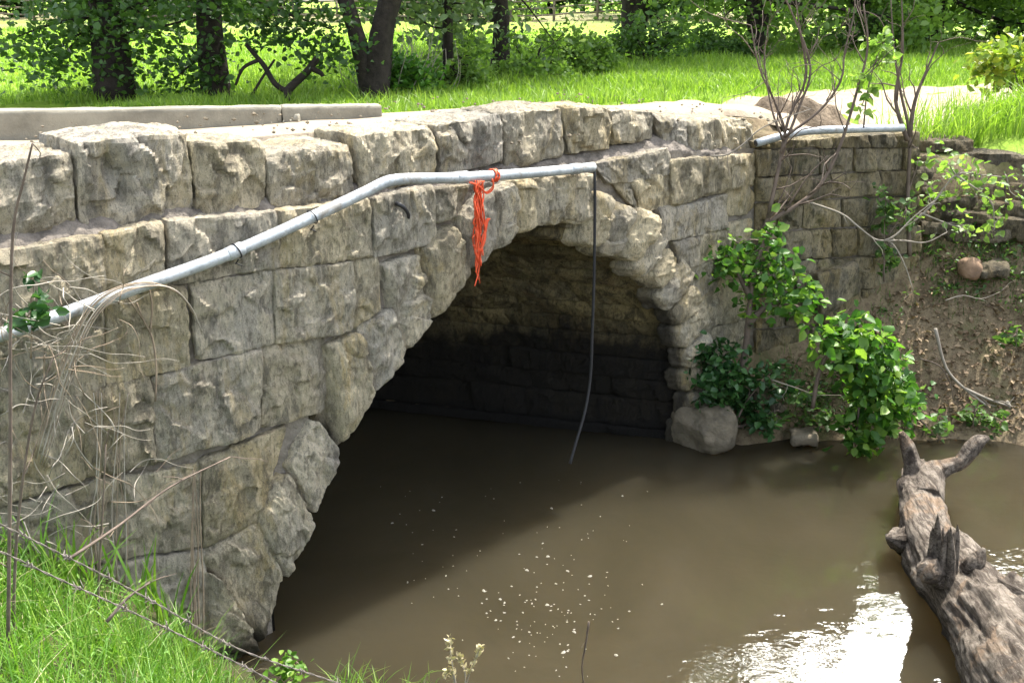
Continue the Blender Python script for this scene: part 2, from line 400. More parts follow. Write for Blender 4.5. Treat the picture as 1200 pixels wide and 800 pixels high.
# ----------------------------------------------------------------- the ground
def height(X, Y, detail=True):
    X = np.asarray(X, float); Y = np.asarray(Y, float)
    P3 = np.stack([X, Y, 0 * X], -1).reshape(-1, 3)
    n1 = fbm(P3 * 1.1, 3, 3).reshape(X.shape); n2 = fbm(P3 * 4.5, 3, 9).reshape(X.shape); n0 = fbm(P3 * .18, 3, 5).reshape(X.shape)
    dx, dy = X - P0[0], Y - P0[1]
    nn = dx * N[0] + dy * N[1]
    d1 = dx * -.80 + dy * -.60 + .06 * n1
    hn = np.interp(d1, [-1.6, -.4, .05, .3, .45, .62, .8, 1.0, 1.35, 1.95, 3.1, 7, 30], [-.8, -.5, -.13, .0, .12, .40, .68, .92, 1.21, 1.44, 1.95, 2.3, 2.42])
    d2 = Y - 7.72 + .13 * n1 - np.clip(X - 7, 0, 99) * .22
    hf = np.interp(d2, [-1, -.3, 0, .3, .7, 1.05, 1.2, 1.5, 2.2], [-.8, -.3, 0, .38, .95, 1.45, 1.6, 2.2, 2.40])
    hfront = np.maximum(hn, hf) + .045 * n2 * (np.maximum(d1, d2) > -.2)
    plat = 2.42 + .05 * n1 + .02 * n2 + .16 * n0 * np.clip((np.hypot(X, Y) - 14) / 20, 0, 1)
    plat = plat + .20 * np.exp(-(((X - 2.0) ** 2 + (Y - 9.3) ** 2) / 2.6))
    m = (X - W0[0]) * -WN[0] + (Y - W0[1]) * -WN[1]; wu = (X - W0[0]) * WD[0] + (Y - W0[1]) * WD[1]
    hfront = np.where((m > .16) & (wu < 1.85), np.maximum(plat - .08, hfront), hfront)
    hfront = np.where(d2 > 2.2, plat, hfront)
    l = dx * SPERP[0] + dy * SPERP[1]; w = dx * S[0] + dy * S[1]
    dist = np.maximum(-l, l - CW)
    up = np.interp(dist + .2 * n1, [-.3, 0, .3, 2.6], [-.8, 0, .35, 2.4])
    hb = np.where(w < BARREL, np.where(dist < .15, -.8, plat), np.minimum(up, plat))
    hb = np.where((w >= BARREL) & (dist > 2.4), plat, hb)
    return np.where(nn > -.2, hfront, hb)
def hgt(x, y): return float(height(np.array([x]), np.array([y]))[0])

def warp(a, lo, hi, n, dens, far):
    """n coordinates, evenly dense inside [lo, hi], stretching out to +-far."""
    core = np.arange(lo, hi + 1e-6, dens); out = []; s = dens; v = hi
    while v < far: s *= 1.085; v += s; out.append(v)
    neg = []; s = dens; v = lo
    while v > -far: s *= 1.085; v -= s; neg.append(v)
    return np.array(neg[::-1] + list(core) + out)
gx = warp(0, -4.2, 6.0, 0, .07, 420); gy = warp(0, 1.5, 11.0, 0, .07, 420)
GX, GY = np.meshgrid(gx, gy, indexing='ij'); GZ = height(GX, GY)
i = np.arange(GX.size).reshape(GX.shape)
mb = MB(); mb.add(np.stack([GX, GY, GZ], -1).reshape(-1, 3), np.stack([i[:-1, :-1], i[1:, :-1], i[1:, 1:], i[:-1, 1:]], -1).reshape(-1, 4))
x_, y_ = GX.ravel(), GY.ravel()
d1_ = (x_ - P0[0]) * -.80 + (y_ - P0[1]) * -.60; d2_ = y_ - 7.72
grassy = np.clip((d2_ - 1.35) / .35, 0, 1)
nearb = np.clip((d1_ + .1) / .3, 0, 1)
bare = np.clip(1 - np.abs(np.hypot(x_ + 25, y_) - 47) / 3.5, 0, 1) * (x_ < -8) + .9 * np.clip((y_ - 50) / 12, 0, 1) * (y_ < 95)
m, t = mat('ground')
c = t.coord()
soil = t.mix(t.ramp(t.noise(c, 5, 7, .7), .35, .65), (.125, .097, .06), (.235, .185, .118))
soil = t.mix(t.math('MULTIPLY', t.ramp(t.noise(c, 26, 5, .7), .52, .60), .6), soil, (.08, .06, .042))
soil = t.mix(t.math('MULTIPLY', t.ramp(t.noise(c, 1.9, 4, .6), .52, .66), .5), soil, (.065, .085, .025))
gcol = t.mix(t.ramp(t.noise(c, .35, 6, .65), .38, .62), (.15, .25, .03), (.22, .33, .045))
gcol = t.mix(t.math('MULTIPLY', t.ramp(t.noise(c, 2.6, 7, .7), .5, .68), .55), gcol, (.06, .115, .02))
ncol = t.mix(t.ramp(t.noise(c, 9, 5, .7), .4, .62), (.05, .065, .022), (.09, .075, .045))
bcol = t.mix(t.ramp(t.noise(c, .5, 5, .6), .4, .6), (.19, .155, .105), (.15, .15, .07))
col = t.mix(t.attr('nearb'), soil, ncol); col = t.mix(t.attr('grassy'), col, gcol); col = t.mix(t.attr('bare'), col, bcol)
b = t.bump(t.noise(c, 14, 8, .7), .05, .8); b = t.bump(t.noise(c, 70, 4, .7), .012, .8, b)
t.out(col, .95, b, .1); M['ground'] = m
g = mb.build('ground', m, attrs={'grassy': grassy, 'nearb': nearb, 'bare': bare}); tag(g, kind='structure')

# water
m, t = mat('muddy water')
c = t.coord()
wv = t.noise(t.coord((1, 1.6, 1)), 3.2, 3, .5, .3); wf = t.noise(c, 15, 2, .5)
b = t.bump(wv, .014, .3); b = t.bump(wf, .004, .3, b)
wc = t.mix(t.ramp(t.noise(c, .8, 5, .6, .5), .35, .65), (.033, .0272, .0155), (.043, .0352, .0205))
p, o = t.out(wc, .035, b, .5, IOR=1.48, Subsurface_Weight=.85, Subsurface_Scale=6.0)
p.inputs['Subsurface Radius'].default_value = (1.0, .8, .5)
mb = MB(); gx2 = np.linspace(-60, 90, 31); gy2 = np.linspace(-40, 40, 17)
A, B = np.meshgrid(gx2, gy2, indexing='ij'); i = np.arange(A.size).reshape(A.shape)
mb.add(np.stack([A, B, 0 * A], -1).reshape(-1, 3), np.stack([i[:-1, :-1], i[1:, :-1], i[1:, 1:], i[:-1, 1:]], -1).reshape(-1, 4))
tag(mb.build('water', m), kind='structure')

# road over the deck, then the track bending away to the right
rc = np.array([[-12, .2], [-7.2, 2.6], [-5.2, 4.2], [-3.55, 5.75], [-2.0, 6.85], [-.2, 7.95], [1.6, 9.1], [2.9, 10.6], [4.6, 12.2], [6.6, 13.5], [9.5, 14.8], [16, 17.5], [30, 21]])
rw = np.array([2.6, 2.4, 2.1, 1.75, 1.62, 1.62, 1.5, 1.4, 1.45, 1.5, 1.5, 1.5, 1.5])
def crefine(P, sub):
    pp = np.vstack([2 * P[0] - P[1], P, 2 * P[-1] - P[-2]]); o = []
    for k in range(len(P) - 1):
        for s_ in range(sub):
            q = s_ / sub; a, b_, c_, d_ = pp[k:k + 4]
            o.append(.5 * (2 * b_ + (c_ - a) * q + (2 * a - 5 * b_ + 4 * c_ - d_) * q * q + (3 * b_ - a - 3 * c_ + d_) * q ** 3))
    o.append(P[-1]); return np.array(o)
rcs = crefine(np.c_[rc, rw], 26); tg = np.gradient(rcs[:, :2], axis=0); tg = unit(tg); rn = np.c_[-tg[:, 1], tg[:, 0]]
K = 27; V = []
cN = (rcs[:, :2] - P0) @ N; cU = (rcs[:, :2] - P0) @ D; cM = (rcs[:, :2] - W0) @ WN; cWu = (rcs[:, :2] - W0) @ WD
lim = np.where(cU < 4.9, (-cN - .42) / np.maximum((-rn) @ N, .2), 9.0); lim = np.minimum(lim, np.where(cWu < 2.3, (-cM - .40) / np.maximum((-rn) @ WN, .2), 9.0))
near = np.minimum(np.maximum(lim, .15), rcs[:, 2]); near = np.convolve(np.pad(near, 6, 'edge'), np.ones(13) / 13, 'valid'); near = np.minimum(near, np.maximum(lim, .1))
for k in np.linspace(-1, 1, K):                            # the sand stays behind the parapet and the wing wall
    xy = rcs[:, :2] + rn * (np.where(k < 0, near, rcs[:, 2]) * k)[:, None]
    uu = (xy - P0) @ D; nd = (xy - P0) @ N
    zz = height(xy[:, 0], xy[:, 1]) + .012
    deck = 2.79 + np.clip((nd + .5) * .062, -.16, 0) - .02 * (k ** 2) - .004 * np.clip(uu - 2, -9, 9) ** 2 + .012 * fbm(np.c_[xy * 1.7, 0 * zz], 3, 8)
    f_ = np.clip((6.2 - uu) / 2.2, 0, 1); f_ = f_ * f_ * (3 - 2 * f_)
    zz = np.where(f_ > 0, np.maximum(deck * f_ + (1 - f_) * np.maximum(zz, 2.4), np.where(f_ < .5, zz, 0)), zz) - .05 * (abs(k) > .97)
    V.append(np.c_[xy, zz])
V = np.array(V); i = np.arange(K * len(rcs)).reshape(K, len(rcs))
mb = MB(); mb.add(V.reshape(-1, 3), np.stack([i[:-1, :-1], i[:-1, 1:], i[1:, 1:], i[1:, :-1]], -1).reshape(-1, 4))
m, t = mat('sandy road'); c = t.coord()
col = t.mix(t.ramp(t.noise(c, 2.2, 7, .65), .35, .65), (.27, .225, .165), (.36, .305, .235))
col = t.mix(t.math('MULTIPLY', t.ramp(t.noise(c, 55, 4, .7), .56, .66), .6), col, (.19, .155, .12))
b = t.bump(t.noise(c, 45, 5, .7), .02, .9); t.out(col, .95, b, .1); M['road'] = m
tag(mb.build('road', m), kind='structure')

# ----------------------------------------------------------------- the bridge
bridge = thing('stone_bridge', 'low arched bridge of rough pale limestone blocks across the muddy creek', 'bridge', (P0[0], P0[1], 0))
def fq(*pxs, off=0.0): return [face_uv(x, y, off) for x, y in pxs]
wall_px = [
 # top course under the parapet
 [(-220, 345), (-80, 310), (-80, 398), (-220, 440)], [(-77, 310), (120, 277), (120, 352), (-77, 394)], [(123, 276), (188, 263), (192, 335), (123, 352)], [(200, 261), (325, 250), (328, 314), (203, 333)],
 [(331, 250), (434, 234), (436, 300), (331, 313)], [(438, 233), (507, 219), (510, 282), (438, 301)], [(511, 223), (549, 218), (536, 252), (512, 260)],
 # second course
 [(-220, 445), (-80, 402), (-80, 500), (-220, 560)], [(-77, 399), (119, 356), (122, 450), (-77, 498)], [(123, 354), (216, 337), (222, 429), (125, 450)], [(226, 334), (320, 319), (322, 402), (234, 421)],
 [(322, 319), (413, 307), (413, 386), (324, 402)], [(415, 306), (444, 302), (446, 366), (416, 383)],
 # third course
 [(-220, 565), (-80, 506), (-80, 615), (-220, 690)], [(-77, 504), (94, 460), (98, 560), (-77, 614)], [(97, 459), (175, 441), (182, 542), (101, 560)], [(178, 443), (306, 409), (303, 505), (186, 540)],
 [(309, 408), (383, 393), (384, 480), (308, 503)],
 # fourth course
 [(-220, 695), (-80, 622), (-80, 720), (-220, 800)], [(-77, 620), (110, 566), (118, 658), (-77, 716)], [(112, 566), (234, 546), (236, 640), (121, 658)], [(238, 541), (337, 499), (304, 606), (240, 641)],
 # fifth, sixth courses
 [(-77, 722), (126, 664), (132, 760), (-77, 820)], [(130, 663), (240, 645), (244, 742), (136, 760)], [(136, 765), (244, 748), (248, 840), (140, 850)],
 # right of the arch
 [(698, 196), (783, 178), (783, 204), (716, 213)], [(719, 216), (740, 209), (747, 244), (737, 238)], [(742, 214), (782, 206), (784, 239), (756, 247)], [(786, 191), (820, 188), (820, 230), (787, 239)], [(822, 188), (857, 186), (857, 222), (822, 229)],
 [(859, 185), (884, 182), (882, 213), (859, 219)], [(774, 247), (812, 241), (810, 275), (776, 281)], [(814, 241), (852, 232), (850, 265), (813, 274)], [(855, 222), (888, 215), (888, 246), (856, 250)],
 [(791, 286), (819, 281), (818, 308), (797, 314)], [(822, 278), (851, 268), (851, 298), (821, 306)], [(854, 266), (892, 252), (892, 285), (854, 296)], [(800, 318), (838, 307), (840, 334), (808, 352)],
 [(842, 304), (892, 290), (894, 322), (843, 334)], [(810, 356), (845, 337), (840, 378), (813, 394)], [(848, 336), (894, 326), (894, 366), (844, 378)], [(815, 398), (848, 382), (846, 425), (817, 440)],
 [(850, 382), (896, 370), (896, 412), (850, 424)], [(818, 445), (856, 428), (856, 470), (818, 486)], [(858, 428), (896, 416), (896, 462), (860, 468)], [(816, 490), (870, 474), (872, 530), (816, 545)],
]
mbs = (MB(), MB())
rs = np.random.default_rng(3)
for k, q in enumerate(wall_px):
    cx = q[0][0]; q = [(x + (7 if x >= 880 else 0), y) for x, y in q]; uvq = np.array(fq(*q)); uc = uvq.mean(0); gr = .006 if cx < 520 else .022
    uvq = uvq + np.sign(uvq - uc) * gr
    mp, w, h = quad_map(uvq, P0, D, N, rs.uniform(-.012, .02))
    V, Qd = block((w - .004, h - .002, .30), mp, 100 + k, sp=.014 if cx < 520 else .018, rad=.008, chips=6, chipd=.024, bulge=rs.uniform(.0, .012), amp=.0065, fine=.0052, facet=.009)
    mbs[int(cx > 600)].add(V, Qd, tint=rs.uniform(.1, .95))
for mb in mbs: mb.build('spandrel_wall', M['stone'], bridge, smooth=False)

# parapet stones
par_px = [
 [(-320, 240), (-190, 222), (-190, 316), (-320, 345)], [(-188, 224), (-68, 205), (-68, 286), (-188, 312)], [(-66, 200), (85, 180), (88, 259), (-66, 286)], [(87, 168), (222, 158), (224, 246), (94, 261)], [(225, 168), (309, 166), (313, 238), (232, 246)],
 [(313, 180), (411, 170), (414, 229), (318, 242)], [(418, 160), (510, 150), (511, 198), (426, 224)], [(514, 148), (587, 134), (590, 183), (517, 202)],
 [(592, 135), (662, 128), (662, 179), (594, 190)], [(664, 127), (716, 126), (718, 170), (665, 177)], [(719, 129), (769, 132), (767, 158), (721, 165)],
 [(772, 136), (807, 143), (806, 176), (784, 179)], [(810, 143), (845, 140), (846, 180), (810, 182)], [(847, 141), (881, 140), (882, 181), (848, 180)],
]
for k, q in enumerate(par_px):
    off = -.10
    uv = [np.array(c_) + np.array([0, -.03 if j_ > 1 else 0]) for j_, c_ in enumerate(fq(*q, off=off))]
    mp, w, h = quad_map(uv, P0, D, N, off)
    V, Qd = block((w - .002, h + .01, .46), mp, 300 + k, sp=.015 if q[0][0] < 600 else .018, rad=.012, chips=7, chipd=.036, bulge=.006, amp=.011, fine=.0062, facet=.013)
    if k in (3, 8):                                        # stones with a domed top
        wq = V[:, :2] - (P0 + N * off); uq = wq @ D; dq = wq @ N
        um = (uv[0][0] + uv[1][0]) / 2 + .03
        V[:, 2] += .05 * np.exp(-((uq - um) / .22) ** 2 - ((dq + .24) / .15) ** 2) * (V[:, 2] > uv[0][1] - .12)
    if k == 3:                                             # deep hollow broken out of its face
        uq = (V[:, :2] - P0) @ D; hx = face_uv(136, 205, off)
        V[:, :2] -= N * (.06 * np.exp(-((uq - hx[0]) / .05) ** 4 - ((V[:, 2] - hx[1] + .02) / .12) ** 4))[:, None]
    mb = MB(); mb.add(V, Qd, tint=rs.uniform(.25, .9)); mb.build('parapet_stone', M['stone'], bridge, smooth=False)

# mortar bed sloping from the parapet foot to the wall edge
us = np.arange(-3.2, 4.62, .022); prof = [(-.42, .10), (-.20, .075), (-.135, .055), (-.11, .03), (-.075, .0), (-.045, -.03), (-.05, -.14)]
top_px = [(-220, 330), (0, 293), (186, 261), (325, 250), (434, 233), (549, 214), (640, 203), (697, 193), (783, 172), (884, 180)]
tu = np.array([face_uv(x, y) for x, y in top_px])
V = []
for o_, dz in prof:
    xy = P0 + N * o_ + us[:, None] * D; z = np.interp(us, tu[:, 0], tu[:, 1]) + dz
    nz = fbm(np.c_[xy * 9, z * 9], 4, 31) * .018
    V.append(np.c_[xy + N * nz[:, None] * .8, z + nz])
V = np.array(V); pr = len(prof); 
V = np.concatenate([np.linspace(V[a], V[a + 1], 6)[:-1] for a in range(pr - 1)] + [V[-1:]]); 
flat = V.reshape(-1, 3); flat[:, 2] += fbm(flat * 38, 3, 77) * .006
i = np.arange(V.shape[0] * V.shape[1]).reshape(V.shape[:2])
mb = MB(); mb.add(flat, np.stack([i[:-1, :-1], i[1:, :-1], i[1:, 1:], i[:-1, 1:]], -1).reshape(-1, 4)); mb.build('mortar_ledge', M['ledge'], bridge)

# mortar behind the joints (near and far face), with the arch left open
def mortar(off, top, name, shift=0.0, flip=False, c=.035, u0=-3.2, u1=4.72, deep=-.042):
    us = np.arange(u0, u1, c); vs = np.arange(-.8, 2.75, c)
    A, B = np.meshgrid(us, vs, indexing='ij')
    inside = ((np.hypot(A + c / 2 - CU - shift, np.maximum(B + c / 2 - CV, 0)) < RAD + .17))
    ok = ~inside & (B < np.interp(A, tu[:, 0], tu[:, 1]) + top)
    xy = P0 + N * off + A[..., None] * D; nz = fbm(np.c_[xy.reshape(-1, 2) * 8, B.ravel() * 8], 4, 12).reshape(A.shape) * .014
    xy = xy + N * (nz + deep)[..., None]
    V = np.concatenate([xy, B[..., None]], -1).reshape(-1, 3); i = np.arange(A.size).reshape(A.shape)
    Qd = np.stack([i[:-1, :-1], i[1:, :-1], i[1:, 1:], i[:-1, 1:]], -1)[ok[:-1, :-1]]
    mb = MB(); mb.add(V, Qd); mb.build(name, M['mortar'], bridge)
mortar(0, -.05, 'mortar_joint')
mortar(-BARREL * .84, -.28, 'rear_wall', shift=-BARREL * .546, c=.08, u0=-4.5, u1=4.0)

# voussoirs
SB = -S / abs(S @ N)                                       # towards the viewer along the skew
v_px = [
 [(240, 650), (301, 610), (334, 679), (306, 754)], [(304, 608), (338, 547), (368, 606), (336, 677)], [(340, 543), (374, 489), (404, 528), (371, 600)],
 [(386, 400), (424, 384), (438, 463), (404, 526)], [(425, 380), (460, 359), (474, 417), (440, 462)], [(447, 307), (492, 296), (507, 373), (475, 416)],
 [(496, 288), (535, 261), (550, 319), (509, 372)], [(538, 252), (574, 222), (580, 294), (551, 319)], [(576, 220), (600, 211), (605, 276), (581, 293)],
 [(602, 210), (625, 206), (624, 265), (606, 275)], [(627, 206), (643, 205), (643, 263), (625, 265)], [(645, 205), (668, 203), (660, 262), (644, 263)],
 [(670, 203), (694, 203), (688, 263), (661, 262)]]
vq = [fq(*q) for q in v_px]
angs = [75.0, 69, 62.5, 56.5, 50, 44, 37, 31, 24, 17.5, 10.5, 3, -5, -13, -22]
ro = [2.31, 2.28, 2.33, 2.27, 2.24, 2.30, 2.24, 2.28, 2.22, 2.26, 2.2, 2.26, 2.21, 2.25]
def ringp(a, r):
    if a < 0: return np.array([CU + r, CV + r * math.radians(a)])
    a = math.radians(a); return np.array([CU + r * math.cos(a), CV + r * math.sin(a)])
for k in range(len(angs) - 1):
    a, b_ = angs[k] - .5, angs[k + 1] + .5; ri_ = RAD + (.022, -.012)[k % 2] + rs.uniform(-.01, .01)
    vq.append([ringp(a, ro[k]), ringp(b_, ro[k]), ringp(b_, ri_), ringp(a, ri_)])
vq = [[c_ + (np.mean(q_, 0) - c_) * .028 for c_ in q_] for q_ in vq]
vq.append([face_uv(245, 664), face_uv(262, 684), face_uv(302, 758), face_uv(249, 756)])
vq.append([face_uv(240, 760), face_uv(300, 760), face_uv(303, 800), face_uv(240, 800)])
for k, uv in enumerate(vq):
    mp0, w, h = quad_map(uv, P0, D, N, rs.uniform(.02, .06) + ((.0, .03)[k % 2] if k > 12 else 0), back=SB); rec = {}
    def mp(p, q, dep): rec['d'] = dep; rec['q'] = q; return mp0(p, q, dep)
    rg = k > 12
    V, Qd = block((max(w - (.03 if rg else .012), .08), h - (.02 if rg else 0), .19 if rg else .36), mp, 500 + k, sp=.015, rad=.032 if rg else .024, chips=6, chipd=.034, bulge=rs.uniform(.01, .03) if rg else rs.uniform(.005, .02), amp=.011, fine=.0055, facet=.0105)
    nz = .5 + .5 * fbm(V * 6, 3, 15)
    soot_shade = np.clip((-rec['d'] - .03 + .06 * (nz - .5)) / .07, 0, 1) * np.clip((.3 - rec['q']) / .15, 0, 1) * np.clip((1.75 - V[:, 2] + nz * .4) / .8, .08, .9)  # sooty inner reveals, with their shade also painted in towards the back
    soot_shade = np.maximum(soot_shade, .8 * np.clip((np.where(V[:, 0] > 0, .62, .22) - V[:, 2] + .35 * (nz - .5)) / .3, 0, 1))       # flood stain on the feet
    mb = MB(); mb.add(V, Qd, tint=rs.uniform(.3, 1.0)); mb.build('voussoir', M['stone'], bridge, smooth=False, attrs={'soot_shade': soot_shade})

# the vault: long stones laid along the skewed barrel
mb = MB(); a = -26.0; row = 0
def vault_map(a0, a1, w0, w1, rr):
    def mp(p, q, dep):
        aa = np.radians(a0 + (a1 - a0) * q); ww = w0 + (w1 - w0) * p; r = rr - dep
        right = np.where(aa < 0, CU + r, np.where(aa > math.pi, CU - r, CU + r * np.cos(aa)))
        v = np.where(aa < 0, CV + r * aa, np.where(aa > math.pi, CV - r * (aa - math.pi), CV + r * np.sin(aa)))
        return np.c_[P0 + right[:, None] * D + ww[:, None] * S, v]
    return mp
seed = 900
while a < 206:
    st_ = rs.uniform(5.0, 8.2); w_ = rs.uniform(.10, .17) if a < 80 else rs.uniform(.22, .34)
    vis = a < 100
    while w_ < BARREL:
        ln = rs.uniform(.5, 1.45); w2 = min(w_ + ln, BARREL + .05); hh = math.radians(st_) * RAD
        V, Qd = block((w2 - w_ - .006, hh - .006, .2), vault_map(a + .12, a + st_ - .12, w_, w2, RAD + .045 + rs.uniform(-.022, .03)), seed,
                      sp=.026 if vis else .07, rad=.016, chips=6, chipd=.028, bulge=.008, amp=.009, fine=.005, facet=.006)
        mb.add(V, Qd[:, ::-1], tint=rs.uniform(.2, .9)); seed += 1; w_ = w2
    a += st_; row += 1
V = []                                                      # a closed mortar shell behind the stones
for aa in np.arange(-26, 207, 3.0):
    r = RAD + .11; q = math.radians(aa)
    if q < 0: u_, v_ = CU + r, CV + r * q
    elif q > math.pi: u_, v_ = CU - r, CV - r * (q - math.pi)
    else: u_, v_ = CU + r * math.cos(q), CV + r * math.sin(q)
    V.append([np.r_[P0 + u_ * D + w__ * S, v_] for w__ in np.linspace(.05, BARREL + .05, 12)])
V = np.array(V); i = np.arange(V.shape[0] * 12).reshape(-1, 12)
mb.add(V.reshape(-1, 3), np.stack([i[:-1, :-1], i[1:, :-1], i[1:, 1:], i[:-1, 1:]], -1).reshape(-1, 4), tint=.2)
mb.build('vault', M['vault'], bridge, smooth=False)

# wing wall at the far end
wing = thing('wing_wall', 'shaded mossy wing wall of squared stone courses behind the bare shrub', 'wall', (W0[0], W0[1], 0))
wl = [(893, 1080)]
rows = [([886, 945, 975, 1020, 1050, 1080], 167, 174, 155, 172), ([886, 925, 962, 1002, 1027, 1060, 1080], 176, 206, 174, 198), ([886, 930, 975, 1033, 1064, 1080], 209, 236, 200, 227),
        ([886, 912, 942, 988, 1040, 1080], 239, 271, 230, 262), ([886, 920, 952, 976, 1006, 1042, 1080], 274, 306, 265, 296), ([886, 934, 978, 1024, 1080], 309, 345, 299, 332),
        ([886, 922, 966, 1010, 1080], 348, 385, 335, 370), ([886, 945, 1000, 1080], 388, 430, 373, 412), ([886, 930, 985], 433, 480, 420, 464)]
mb = MB(); k = 0
for xs, tl, bl, tr, br in rows:
    def yy(x, a, b_): return a + (b_ - a) * (x - 893) / 187.0
    for x0, x1 in zip(xs[:-1], xs[1:]):
        uv = [wing_uv(x0 + .8, yy(x0, tl, tr)), wing_uv(x1 - .8, yy(x1, tl, tr)), wing_uv(x1 - .8, yy(x1, bl, br)), wing_uv(x0 + .8, yy(x0, bl, br))]
        mp, w, h = quad_map(uv, W0, WD, WN, rs.uniform(-.015, .015))
        V, Qd = block((w, h, .34), mp, 1500 + k, sp=.022, rad=.008, chips=5, chipd=.022, bulge=.0, amp=.007, fine=.005, facet=.008); k += 1
        mb.add(V, Qd, tint=rs.uniform(.1, .9))
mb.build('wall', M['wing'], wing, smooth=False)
u1 = wing_uv(1079, 200)[0]; us = np.arange(-.35, u1, .05); vs = np.arange(-.4, 2.5, .05); A, B = np.meshgrid(us, vs, indexing='ij')
xy = W0 + A[..., None] * WD - WN * .045; V = np.concatenate([xy, B[..., None]], -1).reshape(-1, 3); i = np.arange(A.size).reshape(A.shape)
mb = MB(); mb.add(V, np.stack([i[:-1, :-1], i[1:, :-1], i[1:, 1:], i[:-1, 1:]], -1).reshape(-1, 4)); mb.build('mortar_joint', M['mortar'], wing)
uv = [wing_uv(958, 322, .12), wing_uv(1004, 308, .12), wing_uv(1008, 344, .12), wing_uv(962, 372, .12)]
mp, w, h = quad_map(uv, W0, WD, WN, .14); V, Qd = block((w, h, .3), mp, 1800, sp=.018, rad=.015, chips=5, chipd=.04, bulge=0, amp=.010, fine=.005)
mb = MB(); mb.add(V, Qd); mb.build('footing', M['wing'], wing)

# concrete kerb along the far edge of the deck
c0 = atz(-140, 157, 2.67)[:2]; c1 = atz(448, 138, 2.67)[:2]; cd = unit(c1 - c0); cn = np.array([cd[1], -cd[0]]); L = np.linalg.norm(c1 - c0)
kerb = thing('concrete_kerb', 'long low concrete kerb along the far edge of the bridge deck', 'kerb', (c0[0], c0[1], 2.6))
brk = 330; ub = (atz(brk, 140, 2.67)[:2] - c0) @ cd
for nm, u0, u2, lab, sd in (('kerb_section', -4.0, ub - .004, None, 1), ('kerb_section', ub + .004, L, 'short end section beyond the crumbled break', 2)):
    def mp(p, q, dep, u0=u0, u2=u2): return np.c_[c0 + (u0 + (u2 - u0) * p)[:, None] * cd + dep[:, None] * cn, 2.50 + .32 * q - .05 * np.clip((u0 + (u2 - u0) * p) / L, 0, 1)]
    V, Qd = block((u2 - u0, .325, .2), mp, 1900 + sd, sp=.03, rad=.008, chips=3, chipd=.015, bulge=0, amp=.003, fine=.003)
    mb = MB(); mb.add(V, Qd); o = mb.build(nm, M['concrete'], kerb); tag(o, lab)
mb = MB()
for k in range(6):
    c_ = c0 + cd * (ub + rs.uniform(-.12, .14)) + cn * rs.uniform(-.05, .14); s_ = rs.uniform(.03, .07)
    def mp(p, q, dep, c_=c_, s_=s_): return np.c_[c_[0] + (p - .5) * s_, c_[1] + dep, 2.66 + q * s_ + 0 * p + (.06 if k > 5 else 0)]
    V, Qd = block((s_, s_, s_), mp, 1950 + k, sp=.02, rad=.02, chips=8, chipd=.03, amp=.008, allround=True, bulge=0); mb.add(V, Qd)
mb.build('rubble', M['concrete'], kerb)

# ----------------------------------------------------------------- pipes, cable, twine, wires
def pipe_line(pxs, off, fn): return np.array([fn(x, y, off) for x, y in pxs])
pp = pipe_line([(-150, 440), (-40, 405), (60, 373), (165, 335), (270, 297), (360, 257), (420, 229), (448, 215), (462, 211), (482, 209.5), (540, 208), (620, 203), (695, 196)], .085, face_pt)
pipe = thing('metal_pipe', 'long grey metal conduit bent along the face of the stone bridge', 'pipe', pp[6])
mb = MB(); V, Qd, T = tube(pp, .0325, 14, sub=5); mb.add(V, Qd, T); body = mb.build('pipe_run', M['pipe'], pipe)
for x in (275, 541, 673):
    def onp(x):
        k = np.searchsorted([-150, -40, 60, 165, 270, 360, 420, 448, 462, 482, 540, 620, 695], x) - 1
        xs = [-150, -40, 60, 165, 270, 360, 420, 448, 462, 482, 540, 620, 695]
        f_ = (x - xs[k]) / (xs[k + 1] - xs[k]); return pp[k] * (1 - f_) + pp[k + 1] * f_, unit(pp[k + 1] - pp[k])
    p_, d_ = onp(x)
    mb = MB(); mb.add(*tube([p_ - d_ * .045, p_ - d_ * .042, p_ + d_ * .042, p_ + d_ * .045], [.034, .0365, .0365, .034], 14)); mb.build('coupling', M['pipe'], pipe)
for x in (274, 363):
    p_, d_ = onp(x + 3); e1 = unit(np.cross(d_, [0, 0, 1.])); e2 = np.cross(d_, e1); nv = np.r_[N, 0]
    th = np.linspace(0, 2 * math.pi, 20); ring = [p_ + (e1 * math.cos(q) + e2 * math.sin(q)) * .0395 + d_ * .006 * math.sin(q) for q in th]
    tail = [p_ + np.array([0, 0, -.045]) + nv * .01, p_ + np.array([0, 0, -.075]) - nv * .03 + d_ * .005, p_ + np.array([0, 0, -.085]) - nv * .06 + d_ * .02, p_ + np.array([0, 0, -.11]) - nv * .05 + d_ * .05]
    mb = MB(); mb.add(*tube(ring, .0035, 6)); mb.add(*tube(tail, .0035, 6, sub=3)); mb.build('wire_tie', M['black'], pipe)
# second pipe
p2 = pipe_line([(886, 168), (915, 160), (945, 154), (985, 152), (1058, 150)], .10, wing_pt)
pipe2 = thing('metal_pipe', 'short grey metal conduit lying along the top of the mossy wing wall', 'pipe', p2[2])
mb = MB(); mb.add(*tube(p2, .032, 12, sub=4)); mb.build('pipe_run', M['pipe'], pipe2)
d_ = unit(p2[0] - p2[1]); mb = MB(); mb.add(*tube([p2[0] + d_ * .002, p2[0] + d_ * .004], .026, 12)); mb.build('dark_pipe_mouth', M['black'], pipe2)  # black disc paints the dark inside of the pipe end
# black cable
cb = [face_pt(690, 197, .085), face_pt(696, 199, .09), face_pt(697, 215, .10), face_pt(697, 260, .10), face_pt(696, 330, .10), face_pt(694, 390, .10), face_pt(692, 440, .10), face_pt(686, 480, .11), face_pt(676, 515, .11), face_pt(668, 543, .12)]
mb = MB(); mb.add(*tube(cb, .0105, 8, sub=6)); tag(mb.build('black_cable', M['black']), 'thin black cable hanging from the pipe end down to the water', 'cable')
